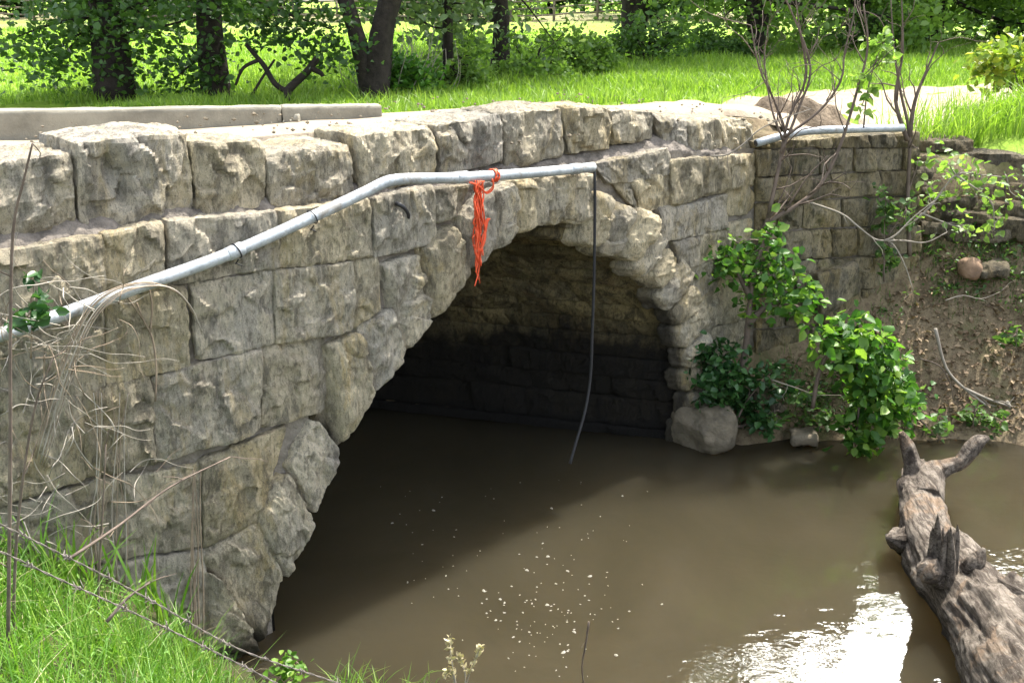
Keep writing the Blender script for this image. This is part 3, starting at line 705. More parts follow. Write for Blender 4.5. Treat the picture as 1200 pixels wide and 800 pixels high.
# hook in the wall
mb = MB(); mb.add(*tube([face_pt(465, 239, -.02), face_pt(466, 239, .05), face_pt(473, 243, .07), face_pt(478, 250, .06), face_pt(479, 257, .03)], [.012, .013, .012, .011, .009], 8, sub=4))
tag(mb.build('metal_hook', M['black']), 'short dark bent hook sticking out of the wall below the pipe', 'hook')
# orange twine
mb = MB()
for k in range(22):
    x0 = 560 + rs.uniform(-3, 5); yb = rs.uniform(262, 334)
    pts = [face_pt(x0 + rs.uniform(-2, 4), 212, .12)] + [face_pt(x0 + rs.uniform(-4, 3) - (3 if y > 270 else 0) * 0, y + rs.uniform(-3, 3), .10 + rs.uniform(-.02, .03)) for y in np.linspace(222, yb, 7)]
    mb.add(*tube(pts, rs.uniform(.002, .005), 5, sub=4))
for k in range(7):
    pts = [face_pt(556 + rs.uniform(-2, 2), 287, .1), face_pt(563, 292 + rs.uniform(-2, 3), .11), face_pt(568 + rs.uniform(-1, 1), 280, .11), face_pt(569 + rs.uniform(-2, 3), 262, .10), face_pt(572 + rs.uniform(-2, 2), 256, .1)]
    mb.add(*tube(pts, .0045, 5, sub=4))
for k in range(5):
    p_, d_ = onp(575 + k * 1.2 + rs.uniform(-1, 1)); e1 = unit(np.cross(d_, [0, 0, 1.])); e2 = np.cross(d_, e1)
    mb.add(*tube([p_ + (e1 * math.cos(q) + e2 * math.sin(q)) * .0385 + d_ * rs.uniform(-.008, .008) for q in np.linspace(0, 6.28, 14)], .0045, 5))
for k in range(3):
    pts = [face_pt(577, 210, .13), face_pt(578, 218 + rs.uniform(-2, 3), .12), face_pt(570, 225 + rs.uniform(-2, 2), .11), face_pt(562, 218 + rs.uniform(-2, 2), .12), face_pt(552 + rs.uniform(-3, 2), 214, .12)]
    mb.add(*tube(pts, .0045, 5, sub=4))
tag(mb.build('orange_twine', M['twine']), 'frayed orange twine knotted round the pipe and dangling over the arch', 'twine')

# barbed wire in the near left corner
def barbed(pts, label, seed):
    rs = np.random.default_rng(seed); P = crefine(np.array(pts), 60); L = np.r_[0, np.cumsum(np.linalg.norm(np.diff(P, axis=0), axis=1))]
    n = int(L[-1] / .006); s_ = np.linspace(0, L[-1], n); P = np.stack([np.interp(s_, L, P[:, k]) for k in range(3)], 1)
    tg = unit(np.gradient(P, axis=0)); e1 = unit(np.cross(tg, [0, 0, 1.])); e2 = np.cross(tg, e1)
    th = thing('barbed_wire', label, 'barbed wire', P[n // 2])
    for ph in (0, math.pi):
        a_ = s_ / .045 * math.pi + ph
        mb = MB(); mb.add(*tube(P + (e1 * np.cos(a_)[:, None] + e2 * np.sin(a_)[:, None]) * .0019, .0016, 5)); mb.build('strand', M['wire'], th)
    for k in range(int(.06 / .006), n - 5, int(.15 / .006)):
        mb = MB()
        for q in range(2):
            a_ = rs.uniform(0, 6.28); v = e1[k] * math.cos(a_) + e2[k] * math.sin(a_); c_ = P[k + 2 * q]
            lp = [c_ + (e1[k] * math.cos(x) + e2[k] * math.sin(x)) * .0055 + tg[k] * .002 * x for x in np.linspace(a_, a_ + 6.28, 9)]
            mb.add(*tube([c_ - v * .022] + lp + [c_ + v * .022], [.0012] + [.0019] * 9 + [.0008], 5))
        mb.build('barb', M['wire'], th)
barbed([at(-60, 588, 2.5), at(0, 614, 2.55), at(110, 668, 2.65), at(180, 705, 2.72), at(280, 760, 2.8), at(390, 798, 2.9), at(480, 832, 3.0)], 'upper strand of barbed wire sloping across the grass and over the water', 5)
barbed([at(-60, 628, 2.35), at(0, 646, 2.4), at(60, 674, 2.45), at(140, 710, 2.5), at(220, 748, 2.58), at(320, 798, 2.65), at(390, 838, 2.7)], 'lower strand of barbed wire sloping through the bank grass', 6)

# ----------------------------------------------------------------- fallen log
axis = np.array([atz(1077, 556, .16), atz(1078, 582, .17), atz(1080, 608, .16), atz(1091, 640, .13), atz(1113, 670, .13), atz(1142, 704, .14), atz(1170, 740, .15), atz(1200, 795, .17)])
d_ = unit(axis[-1] - axis[-2]); axis = np.vstack([axis, axis[-1] + d_ * .8 + [.0, 0, .12], axis[-1] + d_ * 1.8 + [0, 0, .4]])
rad = np.array([.115, .125, .148, .18, .205, .23, .245, .265, .28, .30])
logt = thing('fallen_log', 'thick grey fallen tree log lying half sunk in the creek', 'log', (axis[4][0], axis[4][1], 0))
m, t = mat('log bark'); tint = t.attr('tint'); along = unit(axis[6] - axis[2])
g = t.n('ShaderNodeNewGeometry'); mp_ = t.n('ShaderNodeMapping'); mp_.inputs['Rotation'].default_value = (0, 0, math.atan2(along[0], along[1])); t.l(g.outputs['Position'], mp_.inputs['Vector'])
m2 = t.n('ShaderNodeMapping'); m2.inputs['Scale'].default_value = (1, .14, 1); t.l(mp_.outputs[0], m2.inputs['Vector']); c = g.outputs['Position']; cl_ = m2.outputs[0]
fur = t.noise(cl_, 22, 9, .72, .6); fin = t.noise(cl_, 85, 6, .72, .3); pat = t.noise(c, 3.2, 7, .65, .8)
col = t.mix(t.ramp(t.noise(c, 9, 7, .7), .44, .56), (.25, .213, .175), (.14, .116, .093))
col = t.mix(t.math('MULTIPLY', t.ramp(pat, .54, .60), .7), col, (.27, .185, .12))
col = t.mix(t.math('MULTIPLY', t.ramp(fur, .48, .56), .85), col, (.055, .043, .034))
col = t.mix(t.math('MULTIPLY', t.ramp(fin, .52, .62), .5), col, (.075, .06, .048))
col = t.mix(t.math('MULTIPLY', t.ramp(fin, .36, .44, (1, 1, 1, 1), (0, 0, 0, 1)), .3), col, (.48, .43, .36))
col = t.mix(t.ramp(tint, .40, .70), (.045, .035, .028), col)
zz_ = t.n('ShaderNodeSeparateXYZ'); t.l(g.outputs['Position'], zz_.inputs[0])
wet = t.ramp(t.math('ADD', zz_.outputs[2], t.math('MULTIPLY', t.noise(c, 9, 4, .6), -.08)), .0, .03, (1, 1, 1, 1), (0, 0, 0, 1))
col = t.mix(t.math('MULTIPLY', wet, .85), col, (.035, .028, .021))                                 # wet band at the water
b = t.bump(fur, .07, .9); b = t.bump(fin, .02, .9, b); t.out(col, .9, b, .2); M['log'] = m
sub = 26; V, Qd, T = tube(axis, rad, 96, sub=sub)
n = (len(axis) - 1) * sub + 1
ctr = np.repeat(np.vstack([V[:n * 96].reshape(n, 96, 3).mean(1)]), 96, 0); dr = unit(V[:n * 96] - ctr)
L = np.repeat(np.linspace(0, 1, n) * 6.2, 96); ang = np.tile(np.arange(96) / 96 * 2 * math.pi, n)
tw = ang + .25 * np.sin(L * 1.3)
q = np.c_[np.cos(tw) * 7.5, np.sin(tw) * 7.5, L * .7]
rid = 1 - 2 * np.abs(fbm(q, 3, 41)); lump = fbm(np.c_[np.cos(ang) * 1.2, np.sin(ang) * 1.2, L * 1.6], 3, 43); fine = fbm(np.c_[np.cos(tw) * 14, np.sin(tw) * 14, L * 7], 3, 47)
patch = np.clip((fbm(np.c_[np.cos(ang) * 1.1, np.sin(ang) * 1.1, L * .9], 3, 55) + .1) * 5, 0, 1)      # where bark is still on
lip = .022 * patch
dsp = .022 * lump + .015 * rid * (.3 + .7 * patch) + .004 * fine + lip * .8
Vb = V[:n * 96] + dr * (dsp * np.interp(L, [0, 1.4, 6], [.6, .9, 1.2]))[:, None]
tn = np.clip(.75 + .28 * rid, 0, 1)
mb = MB(); mb.add(np.vstack([Vb, V[n * 96:]]), Qd, T, tint=np.r_[tn, 1, 1]); trunk = mb.build('trunk', m, logt)
def stub(pts, rr, name, seed, bark=.16, sides=24):
    mb = MB(); V, Qd, T = tube(pts, rr, sides, bark=bark, seed=seed, sub=7); mb.add(V, Qd, T, tint=np.clip(.75 + .3 * fbm(V * 18, 3, seed), 0, 1)); return mb.build(name, m, logt)
stub([atz(1081, 590, .2), at(1075, 566, 6.5), at(1069, 542, 6.58), at(1063, 522, 6.62), at(1056, 506, 6.65)], [.13, .10, .058, .048, .018], 'branch_stub', 3)
stub([atz(1086, 588, .22), at(1092, 558, 6.5), at(1108, 548, 6.55), at(1125, 542, 6.6), at(1138, 526, 6.64), at(1147, 517, 6.66), at(1158, 513, 6.68)], [.12, .10, .056, .05, .058, .05, .018], 'branch_stub', 4)
stub([at(1072, 575, 6.55), at(1063, 566, 6.5), at(1058, 570, 6.45), at(1056, 582, 6.4)], [.08, .06, .045, .015], 'branch_stub', 5)
mb = MB(); r8 = np.random.default_rng(5); b0 = at(1108, 652, 5.15)          # a limb broken off in splinters
for k in range(13):
    o_ = r8.normal(size=3) * np.array([.045, .03, .01]); ln = r8.uniform(.10, .30) * (1.2 if k < 3 else .8); ax = np.array([-.10 + r8.normal() * .08, r8.normal() * .07, 1.0])
    pts = [b0 + o_ + np.array([0, 0, -.16]), b0 + o_, b0 + o_ + ax * ln * .6, b0 + o_ * .9 + ax * ln]
    V, Qd, T = tube(pts, np.array([.05, .032, .020, .002]) * r8.uniform(.6, 1.1), 7, bark=.25, seed=k, sub=5); mb.add(V, Qd, T, tint=np.clip(.8 + .25 * fbm(V * 25, 3, k), 0, 1))
mb.build('broken_stub', m, logt)
stub([atz(1128, 686, .15), at(1140, 664, 5.15), at(1147, 652, 5.15), at(1153, 642, 5.15)], [.11, .07, .045, .01], 'broken_stub', 8, .25)
stub([at(1104, 668, 5.35), at(1090, 668, 5.1), at(1084, 670, 5.0)], [.11, .075, .05], 'knot', 9, .22)
stub([at(1060, 634, 5.9), at(1050, 632, 5.8), at(1040, 630, 5.75)], [.11, .07, .015], 'broken_stub', 10, .25)
stub([at(1185, 702, 4.9), at(1200, 706, 4.82), at(1214, 712, 4.78)], [.14, .10, .06], 'knot', 11, .22)

# ----------------------------------------------------------------- stones
def rock(name, x, y, wpx, hpx, Y, label, matn, seed, cat='rock', group=None, chips=7, flat=1.0, sp=.02):
    c_ = at(x, y, Y); k = Y / FOC / .95; w, h = wpx * k, hpx * k
    t_ = np.random.default_rng(seed).uniform(-.3, .3)
    def mp(p, q, dep):
        a_, b_ = (p - .5) * w, dep + .25 * w
        return np.c_[c_[0] + a_ * math.cos(t_) - b_ * math.sin(t_), c_[1] - a_ * math.sin(t_) * 0 + a_ * math.sin(t_) - b_ * math.cos(t_), c_[2] + (q - .5) * h]
    V, Qd = block((w, h, w * flat), mp, seed, sp=sp, rad=min(w, h) * .38, chips=chips, chipd=min(w, h) * .35, bulge=0, amp=min(.03, .12 * min(w, h)), fine=.005, allround=True)
    mb = MB(); mb.add(V, Qd[:, ::-1], tint=.5); return tag(mb.build(name, M[matn]), label, cat, group)
rock('boulder', 829, 506, 70, 62, 7.55, 'rounded brown boulder at the water under the right foot of the arch', 'rock', 60, 'boulder', chips=3)
rock('rock', 890, 467, 26, 24, 7.75, 'pale stone showing between ivy leaves beside the bridge foot', 'slab', 61)
rock('rock', 942, 514, 34, 18, 7.6, 'low brown stone at the water edge left of the drooping bush', 'rock', 62)
rock('rock', 1140, 316, 22, 20, 8.45, 'small reddish stone lying high on the bare bank slope', 'redrock', 63)
rock('rock', 1165, 318, 40, 16, 8.5, 'dark flat stone on the bank beside the reddish stone', 'slab', 64)
rock('rock', 912, 477, 16, 12, 7.72, 'tiny grey stone on the bank right of the ivy', 'slab', 65)
# stacked slabs on the bank top
sl = [(1105, 172, 70, 13), (1165, 190, 78, 20), (1215, 196, 60, 22), (1095, 190, 50, 12), (1100, 205, 60, 14), (1136, 207, 40, 13), (1105, 222, 62, 14), (1165, 226, 76, 18), (1225, 226, 50, 20), (1116, 240, 60, 15),
      (1176, 246, 66, 17), (1130, 256, 66, 16), (1212, 250, 50, 20), (1180, 265, 60, 17), (1112, 270, 56, 13), (1150, 278, 72, 15), (1215, 274, 60, 20)]
sl_lab = ['long dark slab at the very top left of the slab stack', 'broad pale slab at the top of the stack under the tall grass', 'pale slab at the top right edge of the slab stack', 'thin slab next to the wing wall end, high in the stack',
  'brown slab beside the wing wall, third from the top', 'small slab in the upper middle of the slab stack', 'slab beside the wing wall in the middle of the stack', 'long slab in the middle of the stack with a shadow gap below', 'slab at the right picture edge in the middle of the stack',
  'slab low beside the wing wall above the bare bank', 'thick slab in the lower right of the stack', 'jutting slab low in the middle of the stack', 'slab at the right picture edge, low in the stack', 'slab second from the bottom on the right of the stack',
  'bottom left slab of the stack half hidden by leaves', 'bottom middle slab of the stack resting on the bank', 'bottom right slab of the stack at the picture edge']
for k, ((x, y, w, h), lab) in enumerate(zip(sl, sl_lab)):
    Y = 9.22 - (y - 172) * .0050
    c_ = at(x, y, Y); kk = Y / FOC / .97; w *= kk; h *= kk * .9; t_ = rs.uniform(-.2, .2); dp = .55
    def mp(p, q, dep):
        a_ = (p - .5) * w
        return np.c_[c_[0] + a_ * math.cos(t_) + dep * math.sin(t_), c_[1] + a_ * math.sin(t_) - dep * math.cos(t_), c_[2] + (q - .5) * h + a_ * rs_t]
    rs_t = rs.uniform(-.05, .05)
    V, Qd = block((w, h, dp), mp, 2000 + k, sp=.022, rad=.012, chips=9, chipd=.05, bulge=.0, amp=.014, fine=.006, facet=.008)
    mb = MB(); mb.add(V, Qd, tint=rs.uniform(.2, .9)); tag(mb.build('stone_slab', M['slab'], smooth=False), lab, 'slab', 'flat slabs stacked on the bank')
# dirt mound behind the parapet end
mb = MB(); cM = at(932, 146, 8.9); n_ = 60; a_, r_ = np.meshgrid(np.linspace(0, 2 * math.pi, n_), np.linspace(0, 1, 24), indexing='ij')
X = cM[0] + np.cos(a_) * r_ * .72; Y = cM[1] + .25 + np.sin(a_) * r_ * .5
Z = 2.36 + (.37 + .2 * fbm(np.stack([X * 3, Y * 3, 0 * X], -1).reshape(-1, 3), 3, 3).reshape(X.shape)) * (1 - r_ ** 1.7) + .035 * fbm(np.stack([X * 11, Y * 11, 0 * X], -1).reshape(-1, 3), 4, 5).reshape(X.shape)
i = np.arange(X.size).reshape(X.shape); mb.add(np.stack([X, Y, Z], -1).reshape(-1, 3), np.stack([i[:-1, :-1], i[1:, :-1], i[1:, 1:], i[:-1, 1:]], -1).reshape(-1, 4))
M['mound'] = simple('dry dirt', (.20, .155, .11), (.11, .085, .06), 9, .95, .03, bscale=30)
tag(mb.build('dirt_mound', M['mound']), 'heap of brown dirt behind the bare shrub at the end of the parapet', 'mound')

# ----------------------------------------------------------------- twigs and plants
def twigs(mb, pts, r0, r1, n, ln, rs, up=.4, sides=5, depth=1, sub=4):
    pts = np.array(pts); mb.add(*tube(pts, np.linspace(r0, r1, len(pts)), sides, sub=sub))
    L = np.linspace(.2, 1, n); tips = []
    for f_ in L:
        k = min(int(f_ * (len(pts) - 1)), len(pts) - 2); q = f_ * (len(pts) - 1) - k
        b_ = pts[k] * (1 - q) + pts[k + 1] * q; dd = unit(unit(pts[k + 1] - pts[k]) * .7 + rs.normal(size=3) * .65 + np.array([0, 0, up]))
        l_ = ln * rs.uniform(.4, 1.2); e1 = dd + rs.normal(size=3) * .25; e2 = dd + rs.normal(size=3) * .4 + np.array([0, 0, .2 * up])
        tp = np.array([b_, b_ + dd * l_ * .4, b_ + dd * l_ * .4 + unit(e1) * l_ * .3, b_ + dd * l_ * .4 + unit(e1) * l_ * .3 + unit(e2) * l_ * .3])
        rr = max(r0 * .45 * (1 - .6 * f_), .0022)
        if depth > 0: tips += twigs(mb, tp, rr, max(rr * .35, .0014), 3, l_ * .45, rs, up, 4, depth - 1, 2)
        else: mb.add(*tube(tp, np.linspace(rr, rr * .4, 4), 4, sub=2))
        tips.append(tp[-1])
    return tips
r1_ = np.random.default_rng(21)
# bare shrub in front of the wing wall
sh = thing('bare_shrub', 'tall leafless grey shrub rising in front of the wing wall', 'shrub', at(880, 430, 7.85))
st_list = [([(882, 330), (890, 292), (900, 262), (935, 240), (962, 216), (985, 170), (1005, 105), (1017, 55), (1012, 5)], .030, .008, 9, .55),
           ([(878, 340), (884, 300), (900, 255), (912, 200), (920, 160), (908, 120), (890, 80), (880, 30)], .026, .006, 9, .5),
           ([(900, 255), (914, 190), (924, 140), (945, 90), (938, 40), (930, -20)], .020, .005, 8, .45),
           ([(915, 180), (935, 130), (950, 80), (930, 20), (905, -30)], .016, .005, 7, .42),
           ([(920, 160), (960, 130), (985, 95), (990, 60), (1000, 20), (1004, -30)], .015, .004, 8, .4),
           ([(918, 165), (905, 130), (896, 75), (900, 30)], .013, .004, 6, .4)]
for pts, ra, rb, nt_, ln in st_list:
    mb = MB(); twigs(mb, [at(x, y, 7.85 + .02 * k) for k, (x, y) in enumerate(pts)], ra * .85, rb * .8, int(nt_ * 1.7), ln, r1_, .5); mb.build('stem', M['twig'], sh)
# second bare sapling on top of the wing wall end
sp2 = thing('bare_sapling', 'thin forked bare sapling at the right end of the wing wall', 'sapling', at(1065, 240, 8.55))
for pts in ([(1066, 300), (1064, 230), (1066, 160), (1056, 110), (1048, 60), (1044, 0)], [(1066, 160), (1072, 120), (1085, 85), (1100, 50)], [(1064, 165), (1052, 130), (1050, 105), (1058, 60), (1056, -20)]):
    mb = MB(); twigs(mb, [at(x, y, 8.5) for x, y in pts], .022, .005, 6, .4, r1_, .5); mb.build('stem', M['twig'], sp2)
# fallen pale twigs
def twig_thing(name, label, lines, Y, r0, matn, seed, n=3, ln=.25, cat='twig', up=0, depth=0):
    rs_ = np.random.default_rng(seed); mb = MB()
    for pts in lines: twigs(mb, [at(p[0], p[1], p[2] if len(p) > 2 else Y) for p in pts], r0, r0 * .4, n, ln, rs_, up, depth=depth)
    return tag(mb.build(name, M[matn]), label, cat)
twig_thing('dead_branch', 'pale forked dead twig leaning against the wing wall courses', [[(945, 236), (985, 250), (1005, 265), (1025, 280), (1045, 285), (1060, 310), (1070, 340)], [(1036, 282), (1050, 275), (1070, 255), (1095, 235)], [(1036, 282), (1060, 282), (1085, 284), (1110, 272)]], 8.15, .010, 'paletwig', 5, 4, .18)
twig_thing('dead_branch', 'grey dead branch lying down the bank at the right picture edge', [[(1096, 385), (1108, 430), (1130, 455), (1160, 478), (1195, 508), (1215, 530)], [(1130, 455), (1165, 470), (1200, 480)], [(1180, 470), (1198, 505)]], 7.95, .016, 'paletwig', 6, 4, .22)
twig_thing('dead_branch', 'thin pale twig lying on the bank between ivy and drooping bush', [[(905, 445), (935, 455), (955, 462), (985, 463)]], 7.62, .007, 'paletwig', 8, 3, .15)
twig_thing('dead_branch', 'white curved twig reaching over the parapet end towards the pipe', [[(832, 183), (853, 181), (872, 168), (890, 152), (915, 140), (950, 128)]], 7.75, .008, 'paletwig', 9, 2, .2)
twig_thing('dead_branch', 'short bent twig lying on bare soil right of the drooping bush', [[(1078, 420), (1100, 428), (1112, 446), (1118, 470)]], 7.95, .007, 'twig', 12, 4, .2)
twig_thing('dead_branch', 'thin pale twig high on the bare bank below the reddish stone', [[(1108, 352), (1128, 346), (1150, 350), (1172, 342)]], 8.3, .006, 'paletwig', 13, 3, .15)
twig_thing('dead_branch', 'dark root curling out of the bank at the water edge by the log tip', [[(1072, 488), (1085, 498), (1092, 510), (1110, 512)], [(1085, 498), (1080, 512)]], 7.7, .010, 'twig', 14, 3, .15)
twig_thing('stick', 'dark upright stick poking out of the brown water near the bottom edge', [[(690, 728), (686, 755), (682, 780), (684, 800), (690, 815)]], 4.35, .006, 'twig', 10, 2, .1)
twig_thing('dead_branch', 'dark dead branch sticking up diagonally from the bank grass', [[(80, 655, 3.2), (140, 615, 3.4), (200, 570, 3.6), (270, 535, 3.85)], [(125, 728, 2.9), (150, 700, 2.95), (176, 682, 3.0)]], 3.4, .007, 'twig', 11, 4, .15, up=.1)

def foliage(name, label, cat, clumps, Y, n, spread, size, leafm, stems=(), seed=1, stemr=.014, stemmat='twig', updir=.5, dirs=None, yspread=.12, wid=.34, group=None, base=None):
    rs_ = np.random.default_rng(seed); C = []
    for cl in clumps:
        x, y = cl[0], cl[1]; s_ = cl[2] if len(cl) > 2 else 1.0
        c_ = at(x, y, Y + rs_.uniform(-yspread, yspread)); k = int(n * s_)
        C.append(c_ + rs_.normal(size=(k, 3)) * np.array([spread, spread * .8, spread * .75]) * s_ ** .5)
    C = np.concatenate(C)
    th = thing(name, label, cat, base if base is not None else at(*stems[0][0], Y) if stems else at(*clumps[0][:2], Y), group)
    mb = MB(); leaves(mb, C, size, dirs, updir, wid, rs_); mb.build('leaves', M[leafm], th)
    mb = MB(); 
    for pts in stems: mb.add(*tube([at(x, y, Y) for x, y in pts], np.linspace(stemr, stemr * .35, len(pts)), 7, sub=4))
    for cl in clumps:                                          # twig to each clump
        c_ = at(cl[0], cl[1], Y); 
        if stems:
            allp = np.array([at(x, y, Y) for pts in stems for x, y in pts]); b_ = allp[np.argmin(np.linalg.norm(allp - c_, axis=1))]
        else: b_ = c_ + np.array([0, 0, -.15])
        mb.add(*tube([b_, (b_ + c_) / 2 + rs_.normal(size=3) * .02, c_], [.006, .004, .002], 5, sub=3))
    mb.build('stems', M[stemmat], th); return th
foliage('leafy_shrub', 'bright green leafy shrub growing against the bridge where it meets the wing wall', 'shrub',
        [(858, 292, 1.1), (880, 300, 1.2), (868, 320, 1.2), (900, 318, 1.2), (905, 340, 1.3), (925, 322, .8), (938, 343, .8), (922, 358, .8), (890, 362, .8), (850, 312, .8), (906, 288, .6), (908, 266, .35), (950, 350, .5)],
        7.7, 60, .10, .082, 'leaf_bright', [[(868, 445), (874, 405), (878, 365), (884, 320), (895, 285), (906, 262)], [(876, 380), (905, 355), (945, 362)], [(880, 350), (860, 310)]], 31, .032, 'twig', .7)
foliage('leafy_shrub', 'lush drooping bush hanging over the creek edge on the right bank', 'shrub',
        [(968, 393), (985, 385, 1.1), (1008, 388, 1.2), (1025, 402, 1.1), (990, 408, 1.2), (1012, 418, 1.3), (1038, 425, 1.2), (1000, 435, 1.1), (1028, 444, 1.4), (1052, 448, 1.2), (1012, 462, 1.2), (1040, 468, 1.3), (1062, 470, .8), (1008, 488, 1.1), (1030, 492, 1.1), (1052, 490, .8), (998, 508, .8), (1012, 520, .6)],
        7.42, 62, .095, .097, 'leaf_bright', [[(952, 478), (962, 430), (985, 400), (1012, 412), (1036, 445), (1045, 480)], [(1000, 405), (1008, 450), (1004, 505)]], 32, .018, 'twig', .8, np.array([.15, -.15, -.5]), .10, .36)
foliage('ivy_patch', 'dark green ivy covering the right foot of the arch', 'ivy',
        [(826, 412), (838, 425, 1.2), (852, 412), (840, 445, 1.3), (858, 440, 1.2), (872, 452), (828, 440), (848, 465, 1.2), (866, 472, 1.1), (884, 470), (835, 470), (880, 492, 1.1), (895, 500, .9), (862, 430), (905, 432, .8), (925, 455, .6), (888, 440, .8), (900, 455, .6)],
        7.62, 62, .07, .07, 'leaf_ivy', [[(845, 505), (845, 460), (842, 420)], [(860, 500), (875, 470), (900, 440)]], 33, .01, 'twig', .5)
foliage('ivy_patch', 'thin green climber trailing up the middle of the wing wall', 'ivy', [(1034, 222, .5), (1038, 240, .8), (1046, 252, .8), (1062, 240, .6), (1034, 290, .6), (1038, 308, .7), (1050, 300, .5), (1030, 270, .4), (1064, 262, .5)],
        8.3, 34, .06, .07, 'leaf_mid', [[(1036, 330), (1036, 280), (1038, 235)], [(1038, 280), (1062, 245)]], 34, .007)
foliage('leafy_sapling', 'light green sapling trailing over the stacked slabs', 'sapling',
        [(1098, 182), (1112, 190), (1125, 198, 1.1), (1110, 205), (1140, 212, .9), (1150, 222, .8), (1165, 240, .9), (1168, 256, .9), (1162, 268, .7), (1120, 262, .9), (1132, 268, .7), (1095, 228, .9), (1102, 240, .7), (1180, 208, .6), (1192, 206, .6), (1150, 205, .6), (1195, 232, .5), (1085, 220, .6)],
        8.45, 17, .085, .075, 'leaf_light', [[(1068, 262), (1092, 240), (1120, 205), (1150, 205), (1180, 208)], [(1120, 205), (1160, 235), (1165, 262)], [(1080, 250), (1110, 262), (1132, 268)]], 35, .01, 'paletwig')
foliage('leafy_sapling', 'yellow green young tree at the right picture edge above the track', 'sapling',
        [(1155, 70), (1170, 62), (1185, 75, 1.2), (1175, 90), (1195, 95, 1.2), (1205, 70, 1.2), (1165, 100, .6), (1215, 100), (1190, 55, .7), (1160, 85, .7), (1210, 120)],
        11.5, 55, .14, .11, 'leaf_yellow', [[(1195, 150), (1195, 110), (1185, 70)], [(1195, 115), (1165, 80)], [(1195, 110), (1208, 70)]], 36, .02)
foliage('leafy_sapling', 'small light green sprig growing among the bare stems', 'sapling', [(1025, 52), (1038, 60, 1.1), (1030, 75), (1040, 45, .7), (1018, 110, .6), (1012, 88, .5), (1010, 125, .5)], 8.0, 26, .05, .075, 'leaf_light', [[(1012, 150), (1016, 110), (1025, 75), (1035, 50)]], 37, .007)
# sprig on the near pipe
foliage('climbing_sprig', 'small green ivy sprig climbing over the left end of the pipe', 'ivy', [(40, 325, .5), (41, 345, .6), (36, 365, .9), (48, 362, .8), (56, 366, .6), (42, 374, .7), (22, 380, .4)], 4.02, 16, .03, .065, 'leaf_ivy', [[(36, 420), (38, 370), (40, 318)]], 38, .004, 'vine')
# weeds on the bank
for k, (x, y, Y, lab) in enumerate([(1100, 505, 7.62, 'small broad-leaved weed at the water right of the drooping bush'), (960, 495, 7.6, 'low weed on the bank just left of the drooping bush'), (1140, 490, 7.75, 'leafy weed among the dead branch near the right edge'), (1190, 400, 8.1, 'dark weed clump on the bank at the right picture edge'),
                                   (905, 492, 7.65, 'low weed beside the boulder at the water edge'), (1165, 500, 7.7, 'weed tuft at the foot of the bank near the right edge'), (945, 470, 7.75, 'small weed on bare soil below the leafy shrub')]):
    foliage('weed', lab, 'weed', [(x, y, 1), (x + 10, y - 8, .8), (x - 10, y - 4, .8), (x + 3, y - 14, .6)], Y, 18, .05, .07, 'leaf_mid', [[(x, y + 12), (x + 2, y - 10)]], 40 + k, .004, 'twig', .8)

# ground cover on the right bank: litter and seedlings
rs2 = np.random.default_rng(50); n = 14000
X = rs2.uniform(1.7, 8.5, n); Y = rs2.uniform(7.75, 9.1, n); Z = height(X, Y)
m_ = (X - W0[0]) * -WN[0] + (Y - W0[1]) * -WN[1]; wu = (X - W0[0]) * WD[0] + (Y - W0[1]) * WD[1]
ok = (Z > .05) & ~((m_ > -.06) & (wu < 1.8)) & (Z < 1.9)
mb = MB(); C = np.c_[X, Y, Z + .012][ok]; leaves(mb, C, .05, None, 2.0, .3, rs2); tag(mb.build('leaf_litter', M['litter']), 'dry brown leaf litter scattered over the bare right bank', 'leaf litter', kind='stuff')
n = 1000; X = rs2.uniform(2.0, 7, n); Y = rs2.uniform(7.8, 9.0, n); f_ = fbm(np.c_[X, Y, 0 * X] * 1.6, 2, 66); Z = height(X, Y); m_ = (X - W0[0]) * -WN[0] + (Y - W0[1]) * -WN[1]; wu = (X - W0[0]) * WD[0] + (Y - W0[1]) * WD[1]
ok = (f_ > -.1) & (Z > .08) & ~((m_ > -.1) & (wu < 1.8)); B = np.c_[X, Y, Z][ok]
C = np.concatenate([B + np.array([0, 0, .03]) + rs2.normal(size=B.shape) * np.array([.06, .05, .02]) for _ in range(12)])
mb = MB(); leaves(mb, C, .045, None, 1.2, .3, rs2); B2 = np.concatenate([B + rs2.normal(size=B.shape) * np.array([.08, .06, 0]) for _ in range(9)]); B2[:, 2] = height(B2[:, 0], B2[:, 1])
blades(mb, B2, rs2.uniform(.05, .16, len(B2)), rs2.uniform(.003, .007, len(B2)), rs2)
tag(mb.build('seedlings', M['leaf_mid']), 'sparse green seedlings and grass shoots on the bare right bank', 'ground cover', kind='stuff')

# grass on the near bank
rs3 = np.random.default_rng(60); n = 60000
X = rs3.uniform(-4.2, 1.2, n); Y = rs3.uniform(1.7, 5.4, n)
d1 = (X - P0[0]) * -.80 + (Y - P0[1]) * -.60; nn = (X - P0[0]) * N[0] + (Y - P0[1]) * N[1]
Z = height(X, Y); f_ = fbm(np.c_[X, Y, 0 * X] * 2.2, 3, 71)
ok = (nn > .10) & (Z > .0) & (d1 > .22) & (f_ + .75 * np.clip(nn * 1.3, 0, 1) > .05) & (d1 < 3.2); B = np.c_[X, Y, Z][ok][:24000]; nb = len(B)
wn = nn[ok][:24000]
mb = MB(); blades(mb, B, rs3.uniform(.09, .30, nb) * (1 + .5 * (rs3.random(nb) < .15)) * np.clip(.35 + 1.2 * wn, .35, 1) * np.clip((d1[ok][:24000] - .12) / .55, .15, 1), rs3.uniform(.003, .0075, nb), rs3, .8)
B2 = B[(rs3.random(nb) < .07)] ; C = np.concatenate([B2 + np.array([0, 0, .1]) + rs3.normal(size=B2.shape) * np.array([.04, .04, .05]) for _ in range(5)]); leaves(mb, C, .028, None, .8, .16, rs3)
